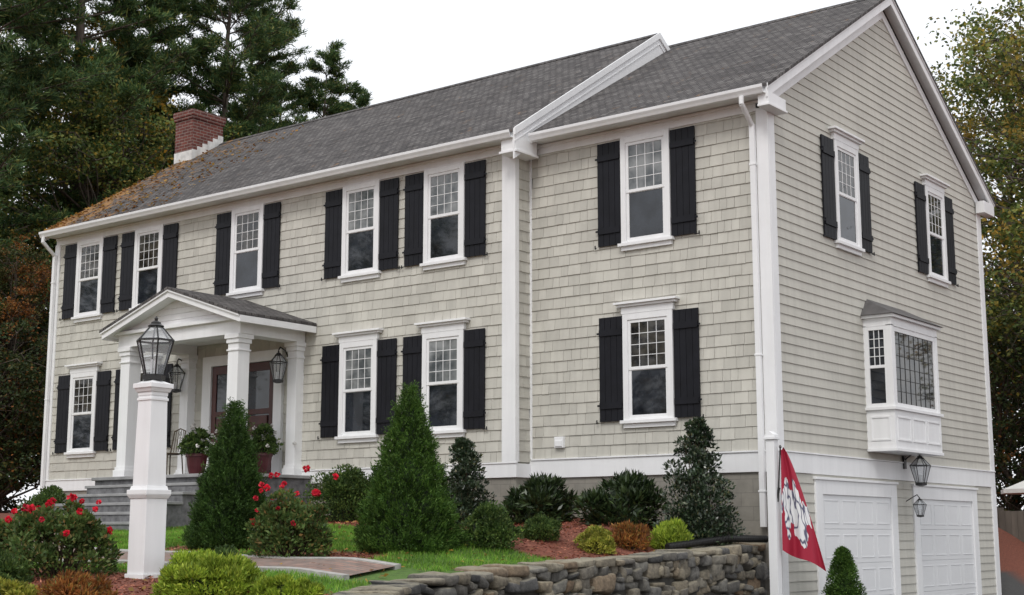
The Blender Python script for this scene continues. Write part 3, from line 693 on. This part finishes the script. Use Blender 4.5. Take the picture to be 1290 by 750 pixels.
# ---------------------------------------------------------------- path
def ribbon(name,pts,w,zo,mat,n=80,edge=None):
    P=np.array(pts,float); d=np.r_[0,np.cumsum(np.linalg.norm(np.diff(P,axis=0),axis=1))]; t=np.linspace(0,d[-1],n)
    X=np.interp(t,d,P[:,0]);Y=np.interp(t,d,P[:,1])
    for _ in range(8): X[1:-1]=(X[:-2]+2*X[1:-1]+X[2:])/4; Y[1:-1]=(Y[:-2]+2*Y[1:-1]+Y[2:])/4
    dx=np.gradient(X);dy=np.gradient(Y);l=np.hypot(dx,dy);nx_=-dy/l;ny_=dx/l
    b=MB()
    for i in range(n-1):
        def c(i,o): x=X[i]+nx_[i]*o;y=Y[i]+ny_[i]*o; return (x,y,float(hgt(x,y))+zo)
        K=5
        for k in range(K):
            o0=-w+2*w*k/K; o1=-w+2*w*(k+1)/K
            b.add([c(i,o0),c(i+1,o0),c(i+1,o1),c(i,o1)],[(0,1,2,3)],mat)
        if edge:
            for sgn in(-1,1):
                a0,a1=sgn*w,sgn*(w+.14)
                q=[c(i,a0),c(i+1,a0),c(i+1,a1),c(i,a1)]; lo=[(p[0],p[1],p[2]-.1) for p in q]; up=[(p[0],p[1],p[2]+.012) for p in q]
                b.add(lo+up,[(4,5,6,7),(0,1,5,4),(2,3,7,6),(1,2,6,5),(3,0,4,7)],edge)
    return b.build(name)
def mk_path():
    m,nt,b=newmat('brick_pavers'); v=coords(nt)
    br=N(nt,'ShaderNodeTexBrick'); br.inputs['Scale'].default_value=1
    br.inputs['Brick Width'].default_value=.2; br.inputs['Row Height'].default_value=.1; br.inputs['Mortar Size'].default_value=.008
    br.inputs['Color1'].default_value=(.30,.185,.145,1); br.inputs['Color2'].default_value=(.22,.165,.14,1); br.inputs['Mortar'].default_value=(.14,.13,.12,1)
    nt.links.new(v,br.inputs['Vector']); f=noise(nt,v,6,6); r=ramp(nt,[(.3,(.65,.65,.65)),(.7,(1.1,1.1,1.1))]); nt.links.new(f,r.inputs[0])
    nt.links.new(mix(nt,1.0,br.outputs[0],r.outputs[0],'MULTIPLY'),b.inputs['Base Color']); b.inputs['Roughness'].default_value=.85; return m
ribbon('brick_path',[(-11.1,-4.3),(-10.4,-5.5),(-8,-7.2),(-5,-8.1),(-2.5,-7.9),(-.95,-7.5)],.5,.04,mk_path(),edge=M['edge'])

# ---------------------------------------------------------------- plants
def plant_obj(name,V,mat,parent=None):
    return npmesh(name,V,quads(len(V)//4),mat,parent)
def cone_spruce(x,y,h,r,mat,seed,n=34000):
    global rng; rng=np.random.default_rng(seed)
    z0=float(hgt(x,y)); e_=empty('conical_spruce',(x,y,z0-.04))
    t=1-np.sqrt(rng.random(n)); a=rng.random(n)*2*np.pi
    prof=lambda t: r*np.where(t<.14,.80+.20*np.sin(t/.14*np.pi/2),1)*(1-t)**.80*(1+.05*np.sin(t*30))
    lump=1+.10*np.sin(a*5+t*17+seed)+.09*np.sin(a*9-t*31)+.07*np.sin(a*17+t*50)+.05*np.sin(a*3+t*6)
    rr=prof(t)*lump*(1-.28*rng.random(n)**2)
    P=np.stack([rr*np.cos(a),rr*np.sin(a),t*h],1)
    D=np.stack([np.cos(a),np.sin(a),.9+0*a],1)+rng.normal(size=(n,3))*.45
    V=leaves(P,D,rng.uniform(.03,.075,n),.014)
    k=1100; t2=rng.random(k)**1.3; a2=rng.random(k)*2*np.pi; r2=prof(t2)*1.02
    C=np.stack([r2*np.cos(a2),r2*np.sin(a2),t2*h],1); dd=unit(np.stack([np.cos(a2),np.sin(a2),1.2+0*a2],1)+rng.normal(size=(k,3))*.25)
    q=14; P2=(C[:,None]+dd[:,None]*(np.linspace(0,1,q)[None,:,None]*rng.uniform(.05,.15,(k,1,1)))).reshape(-1,3)
    D2=np.repeat(dd,q,0)+rng.normal(size=(k*q,3))*.6
    V=np.concatenate([V,leaves(P2,D2,.036,.011)])
    P3=np.stack([rng.normal(size=60)*.01,rng.normal(size=60)*.01,h*.95+np.linspace(0,.10,60)],1); V=np.concatenate([V,leaves(P3,np.array([[0,0,1.]]*60)+rng.normal(size=(60,3))*.5,.06,.014)])
    plant_obj('foliage',V,mat,e_)
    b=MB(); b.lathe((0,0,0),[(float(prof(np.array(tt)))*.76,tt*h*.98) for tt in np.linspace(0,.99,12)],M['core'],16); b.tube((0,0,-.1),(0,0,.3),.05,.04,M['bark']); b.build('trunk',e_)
    return e_
cone_spruce(-2.12,-5.64,2.00,.62,L['spruce'],3)
cone_spruce(-4.60,-6.30,1.88,.54,L['spruceD'],5)
def shrub(name,x,y,w,h,mat,seed,n=7000,ll=.05,lw=.025,lumps=22,up=.5,conic=0,depth=None,core=.5,z=None,sprawl=.28,jag=0):
    global rng; rng=np.random.default_rng(seed)
    z0=float(hgt(x,y)) if z is None else z; e_=empty(name,(x,y,z0-.03)); r=w/2; d=(depth or w)/2
    if conic:
        zc=h*(.06+.88*np.linspace(0,1,lumps)**1.15); env=r*np.maximum(1-zc/h,.02)**.7*(.85+.15*np.sin(zc/h*3))
        a=np.arange(lumps)*2.4+rng.random(lumps)*.8; q=rng.uniform(.45,.85+jag*.45,lumps)
        C=np.stack([env*q*np.cos(a),env*q*np.sin(a),zc+rng.normal(size=lumps)*.03*jag],1); lr=(env*.42+.055)*rng.uniform(1-.5*jag,1+.15*jag,lumps)
    else:
        u=unit(rng.normal(size=(lumps,3))); u[:,2]=np.abs(u[:,2])*1.0-.15
        rad=rng.uniform(.45,.9,lumps)[:,None]
        C=u*rad*np.array([r,d,h*.75]); C[:,2]+=h*.25
        C[:,2]=np.clip(C[:,2],h*.08,h*.92); lr=sprawl*min(w,h*1.1)*rng.uniform(.6,1.15,lumps)
    ids=rng.integers(0,lumps,n); s=unit(rng.normal(size=(n,3))); s[:,2]=np.where(rng.random(n)<.7,np.abs(s[:,2]),s[:,2])
    P=C[ids]+s*lr[ids][:,None]*(1-.45*rng.random((n,1))**2+.25*jag*rng.random((n,1))**3)*np.array([1,1,.85])
    P[:,2]=np.maximum(P[:,2],.02+.06*rng.random(n)); 
    D=s+np.array([0,0,up])+rng.normal(size=(n,3))*.45
    V=leaves(P,D,rng.uniform(.7,1.25,n)*ll,rng.uniform(.8,1.2,n)*lw)
    k=n//6; a=rng.random(k)*6.283; q=np.sqrt(rng.uniform(.35,.85,k)); P=np.stack([np.cos(a)*q*r,np.sin(a)*q*d,rng.uniform(.0,.3,k)*h],1)
    V=np.concatenate([V,leaves(P,np.stack([np.cos(a),np.sin(a),.6+0*a],1)+rng.normal(size=(k,3))*.5,ll,lw)])
    plant_obj('foliage',V,mat,e_)
    b=MB()
    for i in range(lumps): b.tube((rng.normal()*.03,rng.normal()*.03,-.1 if not conic else C[i][2]*.5),tuple(C[i]),.010,.005,M['stem'],5)
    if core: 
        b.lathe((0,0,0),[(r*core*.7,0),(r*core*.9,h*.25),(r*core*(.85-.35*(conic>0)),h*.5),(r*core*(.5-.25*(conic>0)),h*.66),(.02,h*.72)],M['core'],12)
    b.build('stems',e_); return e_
shrub('rhododendron',-3.55,-1.1,1.15,.78,L['rhodo'],11,4500,.12,.034,26)
shrub('rhododendron',-1.98,-1.1,1.1,.80,L['rhodo'],12,4500,.12,.034,26)
shrub('holly_bush',-.80,-.90,.98,1.92,L['holly'],13,9500,.055,.03,80,conic=1,core=.42,jag=1)
shrub('holly_bush',-4.68,-1.5,.82,1.42,L['holly'],14,7500,.055,.03,60,conic=1,core=.4,jag=1)
shrub('boxwood',-7.5,-1.3,1.1,.98,L['box'],15,10000,.05,.028,30)
shrub('boxwood',-1.62,-4.75,.74,.58,L['box'],16,7000,.042,.022,26)
shrub('boxwood',-13.3,-3.1,1.0,.8,L['box'],17,6000,.05,.028,24)
shrub('lime_shrub',-.82,-1.65,.58,.46,L['lime'],18,4500,.06,.014,26,up=1.2)
shrub('golden_shrub',-1.0,-3.2,.52,.34,L['gold'],19,4000,.04,.02,22)
shrub('rusty_shrub',-1.05,-2.3,.50,.40,L['rust'],20,2600,.06,.018,24,up=.9,core=.3)
shrub('green_shrub',-1.65,-3.55,.50,.38,L['box'],21,4500,.04,.018,22,up=.8)
shrub('lime_shrub',-.45,-10.2,.98,.44,L['lime'],22,16000,.05,.013,50,up=1,core=.45)
shrub('lime_shrub',.2,-9.85,.7,.24,L['lime'],32,6000,.05,.013,30,up=1,core=.4)
shrub('rusty_shrub',-1.2,-11.0,.7,.28,L['rust'],24,3500,.06,.016,26,core=.3)
shrub('green_shrub',-3.2,-10.7,1.0,.34,L['box'],25,7000,.05,.022,34,core=.5)
shrub('green_shrub',-1.75,-9.0,.8,.34,L['box'],33,6000,.05,.022,34,core=.5)
shrub('green_shrub',.9,-9.2,.7,.14,L['grass'],35,4000,.06,.012,30,up=1.2,core=0)
shrub('yellow_groundcover',-1.9,-11.4,.9,.20,L['gold'],23,5000,.05,.018,30,core=.4)
def rosebush(x,y,w,h,nfl,seed):
    e_=shrub('rose_bush',x,y,w,h,L['rose'],seed,7000,.052,.030,70,core=0,sprawl=.12)
    V=[]
    for i in range(nfl):
        a=rng.random()*6.28; q=rng.random()**.5; zz=h*(1.0-.55*q*rng.random())*rng.uniform(.72,1.12); c=np.array([math.cos(a)*q*w*.55,math.sin(a)*q*w*.55,zz]); sc=rng.uniform(.65,1.2)
        n=26; s=unit(rng.normal(size=(n,3))+[0,0,.3]); D=s+rng.normal(size=(n,3))*.3
        V.append(leaves(c+s*.010*sc,D,.036*sc,.042*sc))
    plant_obj('flowers',np.concatenate(V),L['petal'],e_)
rosebush(-3.3,-9.75,1.25,.95,20,41); rosebush(-2.75,-7.0,1.0,1.0,22,42); rosebush(-4.4,-9.9,1.0,.8,8,43)
rng=np.random.default_rng(5)
n=170000; X=rng.uniform(-11,1.5,n); Y=rng.uniform(-12,-1.6,n)
PX=np.interp(X,[-11.1,-10.4,-8,-5,-2.5,-.95],[-4.3,-5.5,-7.2,-8.1,-7.9,-7.5])
k=(mulchmask(X,Y)<.35+.3*rng.random(n))&(X<wx(Y)-.25)&(np.abs(Y-PX)>.68); X=X[k];Y=Y[k]; P=np.stack([X,Y,hgt(X,Y)-.005],1); D=rng.normal(size=P.shape)*.35+[0,0,1]
npmesh('lawn_grass',leaves(P,D,rng.uniform(.04,.08,len(P)),.009),quads(len(P)),L['grass'])
n=60000; X=rng.uniform(-9,1.9,n); Y=rng.uniform(-12,-.2,n); k=(mulchmask(X,Y)>.4)&(X<wx(Y)-.22); X=X[k];Y=Y[k]
P=np.stack([X,Y,hgt(X,Y)+.004],1); D=rng.normal(size=P.shape)*[1,1,.35]
npmesh('bark_mulch',leaves(P,D,rng.uniform(.03,.07,len(P)),.018,flat=.6),quads(len(P)),L['mulch'])
n=1600; X=rng.uniform(-11,1.8,n); Y=rng.uniform(-12,-.3,n); k=(X<wx(Y)-.2); X=X[k];Y=Y[k]
P=np.stack([X,Y,hgt(X,Y)+.03],1); D=rng.normal(size=P.shape)*[1,1,.25]
npmesh('fallen_leaves',leaves(P,D,.07,.05,flat=.4),quads(len(P)),L['fallen'])
n=1000; X=XL+rng.random(n)**1.8*4.0; Y=-.7+rng.random(n)**1.3*4.0
P=np.stack([X,Y,EZ+SM*(Y+.76)+.02],1); D=rng.normal(size=P.shape)*[1,1,.3]
npmesh('leaves_on_roof',leaves(P,D,.09,.06,flat=.4),quads(n),L['fallen'],house)
def pot(x,y,seed):
    e_=shrub('potted_plant',x,y,.62,.60,L['box'],seed,3500,.055,.028,26,core=.3,z=pf+.42,sprawl=.2)
    b=MB(); b.lathe((0,0,-.40),[(.12,0),(.13,.03),(.17,.2),(.19,.36),(.21,.37),(.21,.42),(.17,.43)],simple('burgundy_pot',(.07,.010,.014),.4,.2,5),20); b.build('pot',e_)
    V=[]
    for i in range(24):
        c=np.array([rng.normal()*.19,rng.normal()*.19,rng.uniform(.10,.58)]); s=unit(rng.normal(size=(14,3))); V.append(leaves(c+s*.01,s,.038,.038))
    plant_obj('flowers',np.concatenate(V),L['wpetal'],e_)
pot(-11.1,-1.5,51); pot(-9.95,-.95,52)
e_=empty('bistro_chair',(-12.1,-1.35,pf)); b=MB(); I=M['stem']
for sx in(-.2,.2):
    for sy in(-.2,.2): b.tube((sx,sy,0),(sx*.85,sy*.85,.45),.012,.012,I,6)
    b.tube((sx*.85,.17,.45),(sx*.8,.25,.9),.012,.012,I,6)
b.lathe((0,0,.44),[(.2,0),(.22,.015),(.2,.03)],I,20)
b.tube((-.16,.25,.9),(0,.26,.95),.012,.012,I,6); b.tube((0,.26,.95),(.16,.25,.9),.012,.012,I,6)
for k in (-.1,-.03,.04,.11): b.tube((k,.19,.5),(k,.25,.92),.007,.007,I,5)
b.build('chair_frame',e_)
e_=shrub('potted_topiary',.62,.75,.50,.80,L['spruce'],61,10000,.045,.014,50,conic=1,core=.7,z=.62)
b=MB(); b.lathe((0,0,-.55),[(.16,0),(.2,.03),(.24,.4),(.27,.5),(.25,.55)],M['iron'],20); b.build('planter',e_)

# ---------------------------------------------------------------- trees
def tubes_arrays(segs,n=5):
    V=[];F=[];o=0
    for p,q,r0,r1 in segs:
        p=np.array(p,float);q=np.array(q,float);d=q-p;L_=np.linalg.norm(d)
        if L_<1e-4: continue
        d/=L_; a=np.cross(d,[0,0,1.] if abs(d[2])<.9 else [1.,0,0]); a/=np.linalg.norm(a); c=np.cross(d,a)
        t=np.arange(n)*2*np.pi/n; ring=np.outer(np.cos(t),a)+np.outer(np.sin(t),c)
        V.append(p+ring*r0);V.append(q+ring*r1)
        i=np.arange(n); F.append(np.stack([o+i,o+(i+1)%n,o+n+(i+1)%n,o+n+i],1)); o+=2*n
    return np.concatenate(V),np.concatenate(F)
def pine_mesh(seed,H,R):
    """white pine: well separated, flat, upswept boughs carrying tufts of long needles"""
    global rng; rng=np.random.default_rng(seed); segs=[];P=[];D=[]
    px=0;py=0;zs=np.linspace(0,H,14); tr=[]
    for z in zs: tr.append((px,py,z)); px+=rng.normal()*.10;py+=rng.normal()*.10
    r=.32*H/22
    for i in range(13): segs.append((tr[i],tr[i+1],r*(1-i/13.5),r*(1-(i+1)/13.5)))
    z=H*.12
    while z<H*.99:
        f=(z-H*.12)/(H*.88); Lm=R*(1-f)**.58*(.6+.4*min(1,f*4+.3))
        cx_=np.interp(z,zs,[t[0] for t in tr]);cy_=np.interp(z,zs,[t[1] for t in tr])
        for k in range(rng.integers(4,7)):
            a=rng.random()*6.283; l=max(.7,Lm*rng.uniform(.5,1.25)); up=rng.uniform(-.15,.22)+f*.45
            c0=np.array([cx_,cy_,z+rng.normal()*.2]); d=np.array([math.cos(a),math.sin(a),up]); tip=c0+d*l+np.array([0,0,.18*l*f])
            segs.append((c0,tip,.06*(1-f)+.02,.012))
            sd=np.array([-math.sin(a),math.cos(a),0])
            m=int(6+l*5)
            for j in range(m):
                s=rng.uniform(.25,1.0); base_=c0+(tip-c0)*s
                sgn=rng.choice([-1,1]); tl=rng.uniform(.25,.9)*(1.15-s*.7)*min(1.2,l*.45)
                td=sd*sgn+d*.7+np.array([0,0,.15]); td/=np.linalg.norm(td); te=base_+td*tl
                segs.append((base_,te,.012,.005))
                for s2 in (.45,.75,1.0):
                    q=13; c=base_+(te-base_)*s2
                    P.append(c+rng.normal(size=(q,3))*[.10,.10,.05]); D.append(td*.8+rng.normal(size=(q,3))*.62+[0,0,.35])
        z+=rng.uniform(.45,.9)*H/22
    P=np.concatenate(P);D=np.concatenate(D); n=len(P)
    return tubes_arrays(segs,4),leaves(P,D,rng.uniform(.16,.30,n),rng.uniform(.03,.05,n))
def decid_mesh(seed,H,R,base,ncl,nl,ls=.16):
    global rng; rng=np.random.default_rng(seed); segs=[];P=[];D=[]
    zs=np.linspace(0,H*.85,9);tr=[];px=py=0
    for z in zs: tr.append(np.array((px,py,z)));px+=rng.normal()*.18;py+=rng.normal()*.18
    r=.26*H/16
    for i in range(8): segs.append((tr[i],tr[i+1],r*(1-i/9),r*(1-(i+1)/9)))
    for k in range(ncl):
        u=rng.normal(size=3);u/=np.linalg.norm(u);q=rng.uniform(.35,1)**.6
        zc=base*H+(H-base*H)*(.5+.5*u[2]*q); w=R*math.sqrt(max(.05,1-(2*(zc-base*H)/(H-base*H)-1)**2*.8))
        c=np.array([u[0]*q*w*1.1,u[1]*q*w*1.1,zc])
        zj=max(base*H*.8,zc-rng.uniform(.8,3)); j=np.array([np.interp(zj,zs,[t[0] for t in tr]),np.interp(zj,zs,[t[1] for t in tr]),min(zj,H*.84)])
        mid=(j+c)/2+rng.normal(size=3)*.25; segs.append((j,mid,.05,.03));segs.append((mid,c,.03,.008))
        cr=rng.uniform(.5,1.15)*R/4.4; m=int(nl*rng.uniform(.5,1.3)/4)
        for _ in range(4):
            e1=c+rng.normal(size=3)*cr*.8; segs.append((c,e1,.015,.005))
            P.append(e1+rng.normal(size=(m,3))*[cr*.34,cr*.34,cr*.2]); D.append(rng.normal(size=(m,3))*[1,1,.6]-[0,0,.2])
    P=np.concatenate(P);D=np.concatenate(D);n=len(P)
    return tubes_arrays(segs,4),leaves(P,D,rng.uniform(.7,1.2,n)*ls,rng.uniform(.6,1,n)*ls*.8)
tm={}
def mk(key,res):
    (tv,tf),lv=res
    tm[key]=(npmesh(key+'_trunk',tv,tf,M['bark'],link=False),npmesh(key+'_foliage',lv,quads(len(lv)//4),L['green'],link=False))
mk('pineA',pine_mesh(101,24,5.0)); mk('pineB',pine_mesh(102,22,4.4)); mk('pineC',pine_mesh(103,25,5.6))
mk('decA',decid_mesh(201,16,4.2,.14,150,240,.14)); mk('decB',decid_mesh(202,15,3.8,.10,140,240,.14)); mk('low',decid_mesh(203,7,2.6,.03,80,240,.12))
def tree(name,key,x,y,s,rot,mat,z=None):
    t,f=tm[key]
    z0=float(hgt(x,y)) if z is None else z
    o=bpy.data.objects.new(name,t);COL.objects.link(o);o.location=(x,y,z0-.1);o.scale=(s,s,s);o.rotation_euler=(0,0,rot)
    g=bpy.data.objects.new('foliage',f);COL.objects.link(g);g.parent=o
    g.material_slots[0].link='OBJECT';g.material_slots[0].material=mat
T_=[('pine_tree','pineC',-29.1,4.5,1.0,0,'pine'),('pine_tree','pineA',-30.8,9.2,1.1,1,'pine'),('pine_tree','pineB',-32.2,12.6,1.1,2,'pine'),
('pine_tree','pineC',-30.6,15.0,.94,3,'pine'),('pine_tree','pineA',-32.3,18.0,.93,4,'pine'),('pine_tree','pineB',-32.0,21.4,.88,5,'pine'),('pine_tree','pineB',-32.6,25.0,.86,1,'pine'),
('pine_tree','pineC',-36,2,1.0,2.2,'pine'),('pine_tree','pineA',-43,12,1.2,2.2,'pine'),('pine_tree','pineB',-42,20,1.2,.2,'pine'),('pine_tree','pineC',-46,5,1.2,.7,'pine'),('pine_tree','pineA',-41,28,.95,.7,'pine'),('pine_tree','pineA',-38,7,1.15,3.7,'pine2'),
('maple_tree','decB',-25.5,3.6,.52,0,'orange'),('birch_tree','decA',-28.9,8.4,.92,1,'pine2'),('birch_tree','decA',-28.6,14.2,.88,2,'pine2'),('maple_tree','decB',-29.5,1.5,.8,2,'pine2'),('birch_tree','decB',-32.5,11,1.2,3,'yellow'),
('maple_tree','low',-24,2.2,.8,1,'dgreen'),('maple_tree','low',-22.5,5,.9,2,'dgreen'),('maple_tree','low',-26,-1,.9,3,'dgreen'),('maple_tree','low',-28,5,1.1,4,'dgreen'),('maple_tree','low',-31,1,1.2,5,'orange'),('maple_tree','low',-33,6,1.3,6,'dgreen'),
('birch_tree','decA',-28.5,18.0,.82,5,'pine2'),
('oak_tree','decA',-1.5,20.8,1.02,0,'green'),('oak_tree','decB',1.5,17,.9,2,'green'),('oak_tree','decA',-5.6,30,1.12,3,'green'),('oak_tree','decB',-2,31,1.2,4,'yellow'),('oak_tree','decA',4,26,1.2,1.5,'green'),
('maple_tree','low',-3.5,21,.9,1,'dgreen'),('maple_tree','low',-.5,19.5,.7,2,'orange'),('maple_tree','low',-7,26,1.3,3,'dgreen'),('maple_tree','low',2.5,22,1.3,4,'dgreen'),('maple_tree','low',-2,27,1.4,4,'dgreen'),
('oak_tree','decA',-38,-34,1.2,1,'green'),('oak_tree','decB',-30,-42,1.1,2,'yellow'),('pine_tree','pineA',-24,-50,.9,3,'pine'),('oak_tree','decA',-14,-52,1.1,4,'green'),('oak_tree','decB',-48,-26,1.2,5,'green')]  # unseen trees outside the frame, added to give the window panes reflections
for (nm,k,x,y,s,r,m) in T_: tree(nm,k,x,y,s,r,L[m])
b=MB(); FW=simple('weathered_fence_wood',(.14,.12,.10),.9,.3,4,island=.3,zs=.2)
x=-1.6
while x<7: b.box(x,x+.135,14.0,14.02,.4,2.12+random.uniform(-.01,.01),FW); x+=.14
for z in (.8,1.8): b.box(-1.6,7,14.02,14.06,z,z+.09,FW)
for x in (-1.6,.8,3.2,5.6): b.box(x-.06,x+.06,14.06,14.18,.2,2.2,FW)
b.build('wooden_fence')
e_=empty('patio_umbrella',(-1.5,17.6,.6)); b=MB(); WC=simple('white_canvas',(.75,.75,.72),.8,.05,3)
b.lathe((0,0,0),[(1.25,2.0),(1.25,2.1),(.6,2.35),(.02,2.5)],WC,8); b.tube((0,0,0),(0,0,2.45),.025,.025,W,8); b.build('canopy',e_)
SV=[];SF=[];off=0
for i in range(8):
    x=1.2+i*.5; B=base*rng.uniform(.3,.6,3)*[1.2,1,.9]; SV.append(B+[x+.0,12.2+rng.normal()*.3,.4+rng.random()*.2]); SF.append(bf+off); off+=len(B)
npmesh('landscape_rocks',np.concatenate(SV),np.concatenate(SF),stonem)

# ---------------------------------------------------------------- sky, sun, camera
w=bpy.data.worlds.new('World'); S.world=w; w.use_nodes=True; nt=w.node_tree; bg=nt.nodes['Background']
sk=N(nt,'ShaderNodeTexSky',sky_type='NISHITA'); sk.sun_disc=False
elev=math.radians(50); sd=Vector((.30,-.80,0)).normalized()
sk.sun_elevation=elev; sk.sun_rotation=math.atan2(sd.x,sd.y)
sk.dust_density=3
mx=mix(nt,.86,sk.outputs[0],(12.4,12.6,13.0)); nt.links.new(mx,bg.inputs[0]); bg.inputs[1].default_value=.1
ld=bpy.data.lights.new('sun','SUN'); ld.energy=1.4; ld.angle=math.radians(18); ld.color=(1,.97,.93)
lo=bpy.data.objects.new('sun',ld); COL.objects.link(lo)
dv=Vector((sd.x*math.cos(elev),sd.y*math.cos(elev),math.sin(elev))); lo.rotation_euler=dv.to_track_quat('Z','Y').to_euler()
cd=bpy.data.cameras.new('camera'); cd.sensor_width=36; cd.lens=1777/1290*36; cd.clip_end=3000
co=bpy.data.objects.new('camera',cd); COL.objects.link(co); co.location=(9.59,-18.7,1.6)
co.rotation_euler=(math.radians(90+9.52),0,math.atan2(.612,.791)); S.camera=co
S.view_settings.view_transform='Standard'; S.view_settings.look='None'; S.view_settings.exposure=0
